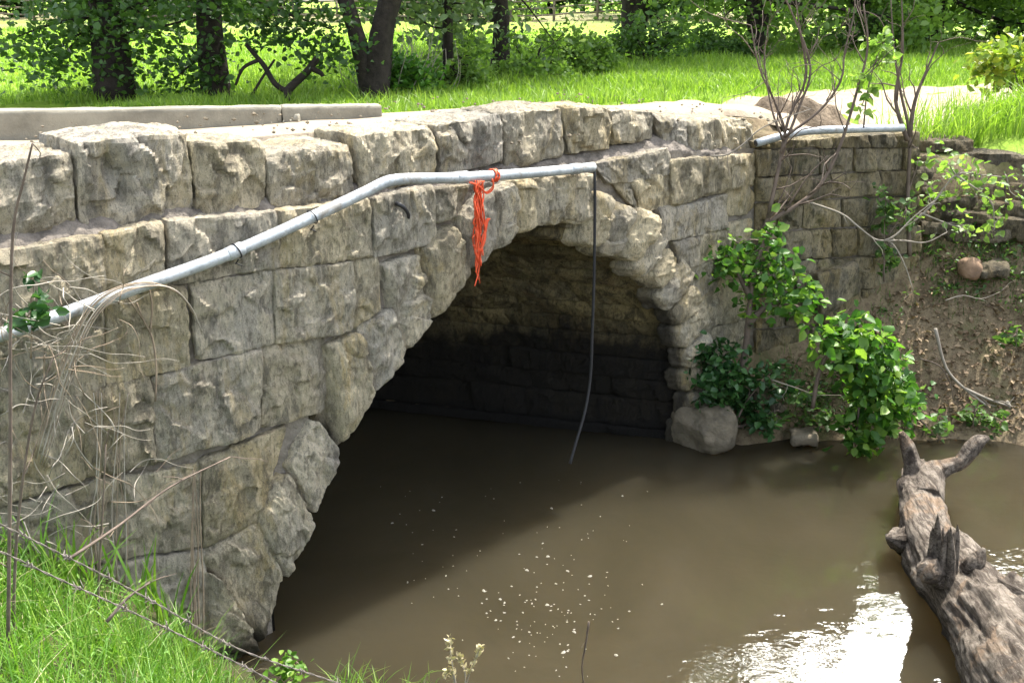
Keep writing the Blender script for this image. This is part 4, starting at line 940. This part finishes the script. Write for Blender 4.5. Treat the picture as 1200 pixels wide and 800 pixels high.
mbg = MB(); B3 = B[rs3.random(nb) < .035]; blades(mbg, B3, rs3.uniform(.12, .32, len(B3)), rs3.uniform(.002, .004, len(B3)), rs3, 1.1); tag(mbg.build('dry_grass', M['straw']), 'scattered dry straw-coloured blades among the bank grass', 'grass', kind='stuff')
tag(mb.build('bank_grass', M['grass']), 'lush bright green grass and weeds on the near bank', 'grass', kind='stuff')
mb = MB(); px = [(40, 590), (70, 585), (75, 640), (100, 640), (150, 590), (160, 620), (30, 620), (110, 690), (170, 640), (180, 660), (65, 600), (20, 650)]
B = np.array([face_pt(x, y, .25) for x, y in px for _ in range(6)]) + rs3.normal(size=(len(px) * 6, 3)) * .05; B[:, 2] = height(B[:, 0], B[:, 1]) - .02; nb = len(B)
blades(mb, B, rs3.uniform(.28, .52, nb), rs3.uniform(.010, .018, nb), rs3, .7, rs3.uniform(.4, .9, nb))
tag(mb.build('tall_grass', M['grass']), 'clump of tall broad grass blades against the foot of the wall', 'grass')
# bleached seed heads near the bottom edge
th = thing('seed_grass', 'pale grass stalks with seed heads at the bottom edge by the water', 'grass', at(540, 810, 4.2))
mb = MB(); mb2 = MB()
for pts in ([(538, 815), (532, 790), (528, 765), (527, 748)], [(545, 815), (548, 795), (556, 775), (563, 758)], [(536, 815), (533, 800), (528, 785), (520, 793)], [(545, 815), (545, 790), (540, 772), (539, 770)]):
    P = crefine(np.array([at(x, y, 4.2) for x, y in pts]), 6); mb.add(*tube(P, .003, 5)); 
    for p_ in P[8:]: leaves(mb2, p_ + rs3.normal(size=(4, 3)) * .006, .028, np.array([0, 0, 1.2]), .2, .25, rs3)
mb.build('stalks', M['palevine'], th); mb2.build('seed_heads', M['straw'], th)
foliage('weed', 'leafy green weed at the water edge below the left arch foot', 'weed', [(335, 775), (345, 790, .8), (325, 790, .8), (352, 780, .6), (338, 800)], 4.5, 26, .035, .045, 'grass', [[(335, 815), (335, 775)]], 81, .003, 'vine', .8)
mb = MB(); B = np.array([at(x, 815, 4.1) for x in rs3.uniform(395, 445, 90)] + [at(x, 815, 4.15) for x in rs3.uniform(470, 515, 30)]) + rs3.normal(size=(120, 3)) * .04
blades(mb, B, np.r_[rs3.uniform(.1, .24, 90), rs3.uniform(.06, .13, 30)], rs3.uniform(.003, .007, 120), rs3, 1.0); tag(mb.build('grass_tuft', M['grass']), 'arching green grass tuft at the bottom edge over dark water', 'grass')

# dry vines on the wall at the left
th = thing('dry_vines', 'tangle of dry leafless vines clinging to the left end of the bridge', 'vine', face_pt(60, 560, .1))
rs4 = np.random.default_rng(70); mb = MB(); mbp = MB()
for k in range(105):
    x, y = rs4.choice([20, 50, 80, 120, 30]) + rs4.normal() * 35, rs4.uniform(330, 640); a_ = rs4.uniform(0, 6.28); pts = []; o_ = rs4.uniform(.05, .35); st_ = rs4.uniform(8, 24)
    for s_ in range(rs4.integers(4, 9)):
        pts.append(face_pt(x, y, o_)); a_ += rs4.normal() * .28; x += math.cos(a_) * st_; y += math.sin(a_) * st_; o_ = np.clip(o_ + rs4.normal() * .05, .04, .42)
        if x > 232: break
    if len(pts) > 2: (mbp if k % 3 else mb).add(*tube(pts, np.linspace(rs4.uniform(.0016, .0036), .0009, len(pts)), 5, sub=4))
for k in range(9):                                             # arching stems over the pipe
    a_ = rs4.uniform(-10, 10); pts = [face_pt(45 + a_, 540 + a_, .2), face_pt(75 + a_, 440 + a_, .24), face_pt(105 + a_ * .6, 370 + a_, .24), face_pt(140 + a_, 340 + a_ * .3, .22), face_pt(185 + a_ * 1.5, 333 + a_ * .4, .18), face_pt(215 + a_, 350 + a_, .14), face_pt(230 + a_, 375 + 2 * a_, .1)]
    (mbp if k % 2 else mb).add(*tube(pts[:rs4.integers(4, 8)], np.linspace(.0045, .0015, 7)[:len(pts)][:7] if False else .003, 5, sub=5))
for k in range(8):
    x = rs4.uniform(110, 150); pts = [face_pt(x, 690, .12)] + [face_pt(x + rs4.normal() * 3, y, .08) for y in (620, 560, 500, 460)]; (mbp if k % 2 else mb).add(*tube(pts, np.linspace(.004, .002, 5), 5, sub=4))
for k in range(6):
    x = rs4.uniform(222, 238); pts = [face_pt(x + 3, 750, .1)] + [face_pt(x + rs4.normal() * 2, y, .07) for y in (690, 640, 590, 550)]; mb.add(*tube(pts, np.linspace(.006, .002, 5), 5, sub=4))
for pts in ([(182, 470), (183, 430), (178, 395), (168, 375), (160, 355)], [(168, 375), (150, 350), (140, 345)], [(176, 390), (178, 360), (175, 340)]):
    mb.add(*tube([face_pt(x, y, .05) for x, y in pts], .005, 5, sub=4))
mb.build('vine_stems', M['vine'], th); mbp.build('bleached_stems', M['palevine'], th)
for k, (lines, lab) in enumerate([([[(8, 840), (10, 700), (12, 520), (12, 400), (15, 272), (28, 210), (38, 168)]], 'tall thin dark stalk standing at the left picture edge'), ([[(20, 830), (16, 720), (22, 600), (40, 480), (62, 420)]], 'brown stalk leaning right behind the tall dark stalk'), ([[(118, 790), (115, 700), (120, 600), (124, 520)]], 'upright brown stalk in the middle of the bank grass')]):
    mb = MB(); twigs(mb, [at(x, y, 3.0 + .25 * k + (.25 if k == 2 else 0)) for x, y in lines[0]], .008, .003, 3, .12, rs4, .3, depth=0); tag(mb.build('dry_stalk', M['twig']), lab, 'stalk')

# foam flecks on the water
fm = []
for k in range(4):
    a_ = np.linspace(0, 2 * math.pi, 9)[:-1]; r_ = 1 + .25 * rs4.normal(size=8); mb = MB()
    V = np.vstack([np.c_[np.cos(a_) * r_, np.sin(a_) * r_ * .7, np.zeros(8)], np.c_[np.cos(a_) * r_ * .6, np.sin(a_) * r_ * .42, np.full(8, .45)], [[0, 0, .6]]]) * .0105
    i = np.arange(8); j = np.roll(i, -1); mb.add(V, np.stack([i, j, j + 8, i + 8], 1), np.stack([i + 8, j + 8, np.full(8, 16)], 1)); fm.append(mb)
fl = []
for k in range(118): fl.append((rs4.normal() * 50 + 626 + 10, rs4.normal() * 38 + 712))
for k in range(62): fl.append((rs4.uniform(440, 760), rs4.uniform(560, 740)))
meshes = []
for k, (x, y) in enumerate(fl):
    x = min(max(x, 430), 790); y = min(max(y, 548), 792); c_ = atz(x, y, .002)
    if k < 4: o = fm[k].build('foam_fleck', M['foam']); meshes.append(o.data)
    else: o = bpy.data.objects.new('foam_fleck', meshes[k % 4]); COL.objects.link(o)
    o.location = c_; s_ = min(.32 + rs4.exponential(.28), 1.4); o.scale = (s_, s_, s_); o.rotation_euler.z = rs4.uniform(0, 6.28)
    tag(o, 'tiny pale foam fleck floating on the brown water below the arch', 'foam fleck', 'foam flecks drifting on the creek')

# gravel on the deck
mb = MB(); rs5 = np.random.default_rng(80)
for k in range(420):
    f_ = rs5.uniform(0, 1); c_ = rcs[np.searchsorted(rcs[:, 0], rs5.uniform(-4.6, 1.5))]; j_ = np.argmin(np.abs(rcs[:, 0] - c_[0])); xy = c_[:2] + rn[j_] * rs5.uniform(-1.5, 1.55)
    kk = int(np.clip(round((xy - c_[:2]) @ rn[j_] / c_[2] * 13 + 13), 0, 26)); z = V_road[kk, j_, 2] if 'V_road' in globals() else 2.73
    s_ = rs5.uniform(.006, .022); q = unit(rs5.normal(size=(6, 3))); a6 = np.array([[1, 0, 0], [-1, 0, 0], [0, 1, 0], [0, -1, 0], [0, 0, .7], [0, 0, -.7]]) * s_ * rs5.uniform(.6, 1.2, (6, 1))
    mb.add(a6 + np.array([xy[0], xy[1], z + s_ * .3]), None, [[0, 2, 4], [2, 1, 4], [1, 3, 4], [3, 0, 4], [2, 0, 5], [1, 2, 5], [3, 1, 5], [0, 3, 5]], tint=rs5.uniform(0, 1))
tag(mb.build('gravel', M['rock'], smooth=False), 'loose gravel strewn over the sandy bridge deck', 'gravel', kind='stuff')

# ----------------------------------------------------------------- meadow grass
rs6 = np.random.default_rng(90)
def road_dist(X, Y):
    d = np.full(len(X), 99.0)
    for k in range(0, len(rcs), 6): d = np.minimum(d, np.hypot(X - rcs[k, 0], Y - rcs[k, 1]) - rcs[k, 2])
    return d
n = 90000; Y = 8.6 + rs6.random(n) ** 1.5 * 22; X = rs6.uniform(-.1, .66, n) * Y + rs6.uniform(-1, 1, n)
Z = height(X, Y); ok = (road_dist(X, Y) > rs6.uniform(-.25, .25, n)) & (Z > 2.0); l = (X - P0[0]) * SPERP[0] + (Y - P0[1]) * SPERP[1]; ok &= l > CW + .8
m_ = (X - W0[0]) * -WN[0] + (Y - W0[1]) * -WN[1]; ok &= m_ > .5
B = np.c_[X, Y, Z][ok]; nb = len(B); f_ = np.clip(.9 + .5 * fbm(B * .7, 2, 4), .4, 1.5)
hh = rs6.uniform(.10, .30, nb) * f_ * (1 + .45 * ((B[:, 0] > 3.2) & (B[:, 1] < 10.6))); mb = MB(); blades(mb, B, hh, rs6.uniform(.006, .012, nb) * (.7 + B[:, 1] * .045), rs6, .7)
tag(mb.build('track_grass', M['grass_far']), 'tall uneven grass on both sides of the sandy track', 'grass', kind='stuff')
n = 70000; Y = 10.5 + rs6.random(n) ** 1.6 * 26; X = rs6.uniform(-.62, .05, n) * Y; Z = height(X, Y); ok = (Z > 2.2) & (road_dist(X, Y) > .3); B = np.c_[X, Y, Z][ok]; nb = len(B)
mb = MB(); blades(mb, B, rs6.uniform(.06, .20, nb), rs6.uniform(.008, .016, nb) * (.6 + B[:, 1] * .04), rs6, .7); tag(mb.build('meadow_grass', M['grass_far']), 'short sunlit grass of the meadow behind the dark trees', 'grass', kind='stuff')

# ----------------------------------------------------------------- trees
def tree(name, label, x, y, height_, r, crown, nleaf, size, leafm, seed, trunks=None, lean=(0, 0), group=None, cat='tree', nclump=26, shell=.55, low=0, trunkm='bark', sig=.34, updir=.6, root=None, ivy=0):
    """crown: (centre height, radius x, radius y, radius z). Trunk, limbs to each leaf clump, leaf clumps in the crown's volume."""
    rs_ = np.random.default_rng(seed); z0 = hgt(x, y) - .05 if root is None else root
    th = thing(name, label, cat, (x, y, z0), group)
    base = np.array([x, y, z0]); tb = MB(); spines = []
    for (dx, dy, hh, rr) in (trunks or [(lean[0], lean[1], height_ * .75, r)]):
        pts = [base + np.array([dx * f_ ** .95, dy * f_ ** .95, hh * f_]) + (rs_.normal(size=3) * .05 * r / .2 * (f_ > .05)) * np.array([1, 1, 0]) for f_ in np.linspace(0, 1, 8)]
        rad_ = rr * np.array([1.35, 1.0, .95, .86, .74, .6, .42, .2]); tb.add(*tube(pts, rad_, 18, bark=.13, seed=seed, sub=5)); spines.append(np.array(pts))
    cz, rx, ry, rz = crown; C = []; 
    for k in range(nclump + low):
        v = unit(rs_.normal(size=3)); q = v * (shell + (1 - shell) * rs_.random()) * np.array([rx, ry, rz])
        c_ = base + np.array([spines[0][-1][0] - x, spines[0][-1][1] - y, 0]) * .6 + np.array([0, 0, cz]) + q
        if k >= nclump: c_ = base + np.array([rs_.normal() * rx * .3, rs_.normal() * ry * .3, rs_.uniform(.1, cz - rz * .6)])
        if c_[2] < z0 + .15: c_[2] = z0 + .15 + rs_.random() * .6
        sp_ = spines[rs_.integers(len(spines))]; hz = np.clip(c_[2] - .45 * np.hypot(*(c_[:2] - sp_[3][:2])), sp_[1][2], sp_[-2][2])
        b_ = np.array([np.interp(hz, sp_[:, 2], sp_[:, a_]) for a_ in range(3)])
        mid = (b_ + c_) / 2 + rs_.normal(size=3) * .12 * np.linalg.norm(c_ - b_) + np.array([0, 0, .06]); ln = np.linalg.norm(c_ - b_)
        tb.add(*tube([b_, mid, c_], [max(.03 * ln * .7, .015) * r / .2 if r < .2 else max(.02 * ln, .015), .012 + .006 * ln, .006], 7, sub=4))
        kk = int(nleaf / (nclump + low) * rs_.uniform(.5, 1.5)); s_ = sig * rs_.uniform(.7, 1.4)
        f_ = rs_.random((kk, 1)); C.append(np.where(f_ < .25, c_ * (1 - f_) + mid * f_ * 1.0 + (c_ - c_) , c_) + rs_.normal(size=(kk, 3)) * np.array([s_, s_, s_ * .72]))
    if ivy:
        zz = rs_.uniform(.1, 3.2, ivy); sp_ = spines[0]; a_ = rs_.uniform(0, 6.28, ivy); rr_ = r + np.abs(rs_.normal(size=ivy)) * .16
        C.append(np.c_[np.interp(zz + z0, sp_[:, 2], sp_[:, 0]) + np.cos(a_) * rr_, np.interp(zz + z0, sp_[:, 2], sp_[:, 1]) + np.sin(a_) * rr_, zz + z0])
    tb.build('trunk', M[trunkm], th); C = np.concatenate(C); C = C[C[:, 2] > z0 + .03]
    lb = MB(); cl = np.clip(.5 + .28 * fbm(C * .9, 2, seed) + rs_.normal(size=len(C)) * .16, 0, 1); leaves(lb, C, size, None, updir, .36, rs_, cl); lb.build('crown', M[leafm], th)
    return th
def gp(x, y, Y): p = at(x, y, Y); return p[0], p[1]
# the dark trees just beyond the deck
x, y = gp(136, 118, 12.4); tree('ivy_tree', 'dark ivy-clad tree with leaves down to its foot at the left behind the kerb', x, y, 9.5, .19, (6.2, 2.3, 2.2, 3.0), 19000, .085, 'leaf_dark', 201, nclump=30, low=34, sig=.32, lean=(.1, .2), ivy=1500)
x, y = gp(255, 118, 12.4); tree('dark_tree', 'straight dark trunked tree with flared foot, second from the left', x, y, 9.0, .15, (5.4, 1.9, 2.0, 2.9), 10500, .09, 'leaf_dark', 202, nclump=32, low=0, ivy=160, lean=(.05, .3))
x, y = gp(436, 116, 12.6); tree('dark_tree', 'dark tree forking into two thick stems from the ground', x, y, 9.5, .22, (6.0, 2.3, 2.2, 2.9), 11000, .09, 'leaf_dark', 203, trunks=[(-1.6, .3, 6.0, .10), (1.9, .3, 7.0, .14)], nclump=34, low=0)
x, y = gp(585, 85, 17.0); tree('slim_tree', 'slim tree with silvery drooping leaves in the middle behind the bridge', x, y, 8.5, .13, (4.6, 2.7, 2.2, 2.9), 9500, .14, 'leaf_willow', 204, nclump=40, low=1, sig=.40)
x, y = gp(525, 100, 14.0); tree('leafy_tree', 'silvery leafed young tree beside the forked dark tree', x, y, 6.0, .07, (2.9, 1.1, 1.1, 2.0), 3600, .11, 'leaf_willow', 205, nclump=26, low=3, sig=.28)
x, y = gp(740, 52, 26); tree('broad_tree', 'broad tree with forked dark trunk left of the track', x, y, 12, .28, (7.5, 4.6, 4, 4.5), 14000, .17, 'leaf_mid', 206, trunks=[(-.5, 0, 8, .22), (1.0, .3, 8, .24)], nclump=46, sig=.6)
x, y = gp(885, 66, 23); tree('broad_tree', 'light green many stemmed tree right of the middle', x, y, 14.5, .16, (8.0, 4.6, 4.2, 6.6), 20000, .16, 'leaf_light', 207, trunks=[(-.9, 0, 8, .11), (.15, .2, 9, .12), (1.2, .1, 9, .11)], nclump=60, sig=.55, low=16)
x, y = gp(1000, 62, 26); tree('broad_tree', 'green tree with dense low crown behind the sandy track', x, y, 13, .22, (6.6, 4.4, 4.2, 6.0), 20000, .17, 'leaf_light', 208, nclump=60, sig=.6, low=10)
x, y = gp(1090, 58, 29); tree('broad_tree', 'bushy bright tree with crown reaching the ground right of the track', x, y, 13, .25, (6.4, 4.8, 4.5, 6.2), 20000, .19, 'leaf_light', 209, nclump=60, sig=.65, low=14)
x, y = gp(1170, 48, 33); tree('broad_tree', 'dark tree in the upper right corner', x, y, 13, .25, (6.5, 5, 4.5, 6.0), 16000, .21, 'leaf_mid', 210, nclump=54, sig=.65, low=8)
x, y = gp(1290, 50, 27); tree('broad_tree', 'tall tree just beyond the right picture edge', x, y, 16, .25, (8.4, 4.6, 4.5, 7.6), 9000, .28, 'leaf_mid', 211, nclump=50, sig=.65, low=8)
# undergrowth
for k, (px_, py_, Y, rx, rz, mt, lab) in enumerate([(760, 80, 19.5, .9, .6, 'leaf_mid', 'rounded green bush at the meadow edge behind the parapet'), (690, 90, 17, .6, .16, 'leaf_light', 'low bush between the slim tree and the rounded bush'), (620, 106, 15.5, .8, .2, 'leaf_light', 'ragged weedy bush behind the highest parapet stones'),
        (470, 118, 13.0, .55, .38, 'leaf_bright', 'low bright green bush at the end of the kerb'), (540, 116, 14.0, .6, .2, 'leaf_light', 'bush at the foot of the silvery young tree'), (835, 74, 22, .9, .35, 'leaf_mid', 'bush at the foot of the many stemmed tree'), 
        (1030, 70, 24, 1.3, .7, 'leaf_mid', 'bush behind the track under the dense tree')]):
    x, y = gp(px_, py_, Y); tree('bush', lab, x, y, rz * 1.6, .03, (rz * .8, rx, rx * .8, rz * .8), 1700, .05 + Y * .0022, mt, 230 + k, cat='bush', nclump=18, sig=.08 + .1 * rx * min(1, rz / .6), shell=.3, trunks=[(0, 0, rz, .03), (.3 * rx, .1, rz, .025), (-.3 * rx, 0, rz, .025)])
# grey dead brush by the kerb end
x, y = gp(470, 112, 13.3); mb = MB(); r7 = np.random.default_rng(97); z0 = hgt(x, y)
for k in range(70):
    b_ = np.array([x + r7.normal() * .28, y + r7.normal() * .2, z0]); e_ = b_ + np.array([r7.normal() * .3, r7.normal() * .2, r7.uniform(.4, .95)]); mb.add(*tube([b_, (b_ + e_) / 2 + r7.normal(size=3) * .05, e_], [.006, .005, .003], 4, sub=3))
tag(mb.build('dead_brush', M['paletwig']), 'grey dry brush standing beside the forked dark tree', 'brush')
# bent dead stub tree
th = thing('dead_tree', 'small bent leafless tree stump with forked limbs behind the kerb', 'tree', at(337, 118, 12.0))
for pts, r_ in (([(336, 125), (337, 108), (345, 98), (360, 84), (372, 68)], .06), ([(337, 108), (322, 98), (310, 78), (300, 66), (288, 52)], .036), ([(304, 70), (285, 80), (276, 100)], .025), ([(365, 80), (376, 86), (378, 90)], .036), ([(290, 122), (305, 95), (322, 70)], .02)):
    mb = MB(); mb.add(*tube([at(a_, b_, 12.0) for a_, b_ in pts], np.linspace(r_, r_ * .6, len(pts)), 9, bark=.2, sub=4)); mb.build('limb', M['bark'], th)
# hanging leafy twigs of the dark trees in front of the meadow
foliage('hanging_branch', 'dark leafy branches hanging between the straight and the forked tree', 'branch', [(300, 10, 1.2), (320, 20), (345, 25, 1.1), (365, 40), (390, 55), (375, 70, .7), (330, 48, .6), (310, 40, .6), (395, 30), (285, 5), (360, 10), (230, 70, .9), (215, 85), (200, 95), (240, 95, .6)], 12.1, 110, .22, .085, 'leaf_dark', [[(260, -20), (320, 10), (390, 35)], [(255, 40), (230, 70), (205, 92)]], 251, .02, 'bark')
foliage('hanging_branch', 'silvery green branches drooping in front of the slim tree', 'branch', [(500, 8, 1.1), (520, 25, 1.1), (545, 12), (560, 40, .9), (575, 62, .8), (600, 18, 1.1), (625, 40, .8), (640, 10, 1.1), (665, 30, .8), (480, 30, .7), (530, 55, .8), (610, 80, .5), (690, 12, 1), (655, 70, .4)], 15.2, 46, .25, .09, 'leaf_willow', [[(580, -30), (560, 20), (545, 60)], [(585, -30), (620, 10), (650, 50)]], 252, .02, 'bark', .3, np.array([0, 0, -.7]), .5, .24)
# far tree row and distant trees
protos = []
for k, (mt, hh, rx) in enumerate([('leaf_mid', 9, 4.5), ('leaf_dark', 8, 4.0), ('leaf_light', 10, 5.0)]):
    protos.append((mt, hh, rx))
far = [(30, 33, 70, 1, 'dark round tree at the far edge of the meadow in the upper left corner'), (-70, 33, 66, 0, 'distant tree beyond the upper left picture edge'), (165, 28, 95, 1, 'distant tree behind the ivy-clad tree'), (260, 26, 100, 0, 'distant tree seen between the two left trunks'), (330, 26, 90, 1, 'distant dark tree behind the far rail fence'),
       (430, 25, 105, 2, 'distant tree behind the forked dark tree'), (530, 28, 85, 0, 'distant tree behind the silvery young tree'), (640, 28, 85, 1, 'distant dark tree in the middle of the tree line'), (700, 26, 95, 2, 'distant light tree left of the broad forked tree'), (800, 30, 75, 0, 'distant tree between the broad tree and the many stemmed tree'),
       (870, 25, 110, 1, 'distant dark tree behind the many stemmed tree'), (950, 28, 90, 2, 'distant light tree behind the dense low tree'), (1060, 28, 85, 0, 'distant tree behind the bushy bright tree'), (1150, 26, 95, 1, 'distant dark tree beyond the upper right corner'), (1235, 30, 75, 2, 'distant light tree beyond the right picture edge'),
       (95, 30, 62, 0, 'distant tree left of the ivy-clad tree at the meadow end'), (205, 29, 66, 1, 'distant dark tree just right of the ivy-clad tree'), (300, 29, 64, 2, 'distant pale tree above the bent dead stump'), (485, 29, 68, 1, 'distant dark tree right of the forked dark tree'),
       (585, 29, 64, 2, 'distant pale tree directly behind the slim tree'), (765, 30, 62, 1, 'distant dark tree behind the rounded bush'), (910, 29, 66, 0, 'distant tree in the gap of the many stemmed tree')]
done = {}
for k, (px_, py_, Y, kind, lab) in enumerate(far):
    x, y = gp(px_, py_, Y); mt, hh, rx = protos[kind]
    if kind not in done:
        done[kind] = tree('distant_tree', lab, x, y, hh, .3, (hh * .55, rx, rx, hh * .48), 5200, .42, mt, 260 + kind, nclump=44, sig=.8, group='trees along the far side of the meadow', low=4)
    else:
        src = done[kind]; o = src.copy(); COL.objects.link(o); o.location = (x, y, hgt(x, y) - .05); o.rotation_euler.z = k * 1.3; s_ = 1 + .12 * ((k * 7) % 5 - 2); o.scale = (s_, s_, s_); o['label'] = lab
        for ch in src.children: c2 = ch.copy(); COL.objects.link(c2); c2.parent = o
# far rail fence
a_ = np.array(gp(-60, 30, 62)); b_ = np.array(gp(780, 30, 62)); L = np.linalg.norm(b_ - a_); th = thing('rail_fence', 'weathered wooden rail fence beyond the far end of the meadow', 'fence', (a_[0], a_[1], hgt(*a_)))
d_ = (b_ - a_) / L
for k in range(int(L / 2.6)):
    q = a_ + d_ * k * 2.6; z = hgt(*q); mb = MB(); mb.add(*tube([[q[0], q[1], z - .1], [q[0], q[1], z + 1.45]], .08, 8)); mb.build('post', M['wood'], th)
for hh in (.4, .8, 1.2):
    pts = np.array([np.r_[a_ + d_ * s_, hgt(*(a_ + d_ * s_)) + hh] for s_ in np.linspace(0, L, 40)]); mb = MB(); mb.add(*tube(pts, .055, 6)); mb.build('rail', M['wood'], th)

# ----------------------------------------------------------------- light
w = bpy.data.worlds.new('World'); scene.world = w; w.use_nodes = True; nt = w.node_tree; nt.nodes.clear(); t = NT(nt)
EL, AZ = math.radians(63), math.radians(46)
sky = t.n('ShaderNodeTexSky'); sky.sky_type = 'NISHITA'; sky.sun_disc = False; sky.sun_elevation = EL; sky.sun_rotation = AZ; sky.air_density = 1.4; sky.dust_density = 3.0; sky.ozone_density = 1.0
tc = t.n('ShaderNodeTexCoord'); dv = tc.outputs['Generated']
cn_ = t.n('ShaderNodeMapping'); cn_.inputs['Scale'].default_value = (1, 1, 1.7); t.l(dv, cn_.inputs['Vector'])
cl = t.noise(cn_.outputs[0], 2.3, 8, .6, .3)
skc = t.mix(t.math('MULTIPLY', t.ramp(cl, .36, .60), .75), sky.outputs[0], (4.6, 4.5, 4.3))      # hazy white cloud
ca, ce = math.radians(25), math.radians(40)                                                   # added bright sky patch out of view, placed to whiten the water
dt = t.n('ShaderNodeVectorMath', operation='DOT_PRODUCT'); dt.inputs[1].default_value = (math.sin(ca) * math.cos(ce), math.cos(ca) * math.cos(ce), math.sin(ce)); t.l(dv, dt.inputs[0])
kk = t.math('ADD', dt.outputs['Value'], t.math('MULTIPLY', t.math('SUBTRACT', cl, .5), .05))
skc = t.mix(t.ramp(kk, .975, .984), skc, (100, 97, 91))
bg = t.n('ShaderNodeBackground'); bg.inputs['Strength'].default_value = .15; out = t.n('ShaderNodeOutputWorld')
t.l(skc, bg.inputs['Color']); t.l(bg.outputs[0], out.inputs['Surface'])
sd = Vector((math.sin(AZ) * math.cos(EL), math.cos(AZ) * math.cos(EL), math.sin(EL)))
sun = bpy.data.lights.new('sun', 'SUN'); sun.energy = 3.3; sun.angle = math.radians(1.8); sun.color = (1, .95, .86)
so = bpy.data.objects.new('sun', sun); COL.objects.link(so); so.location = sd * 50; so.rotation_euler = (-sd).to_track_quat('-Z', 'Y').to_euler()

cam = bpy.data.cameras.new('camera'); cam.lens = FOC / 1200 * 36; cam.sensor_width = 36; cam.clip_start = .05; cam.clip_end = 2000
co = bpy.data.objects.new('camera', cam); COL.objects.link(co); co.location = (0, 0, H); co.rotation_euler = (math.pi / 2 - TH, 0, 0); scene.camera = co
vs_ = scene.view_settings; vs_.view_transform = 'Standard'; vs_.look = 'None'; vs_.exposure = 1.92; vs_.gamma = 1; vs_.use_curve_mapping = False
scene.cycles.use_denoising = True; scene.cycles.max_bounces = 8; scene.cycles.transmission_bounces = 4; scene.cycles.transparent_max_bounces = 6
scene.cycles.caustics_reflective = False; scene.cycles.caustics_refractive = False
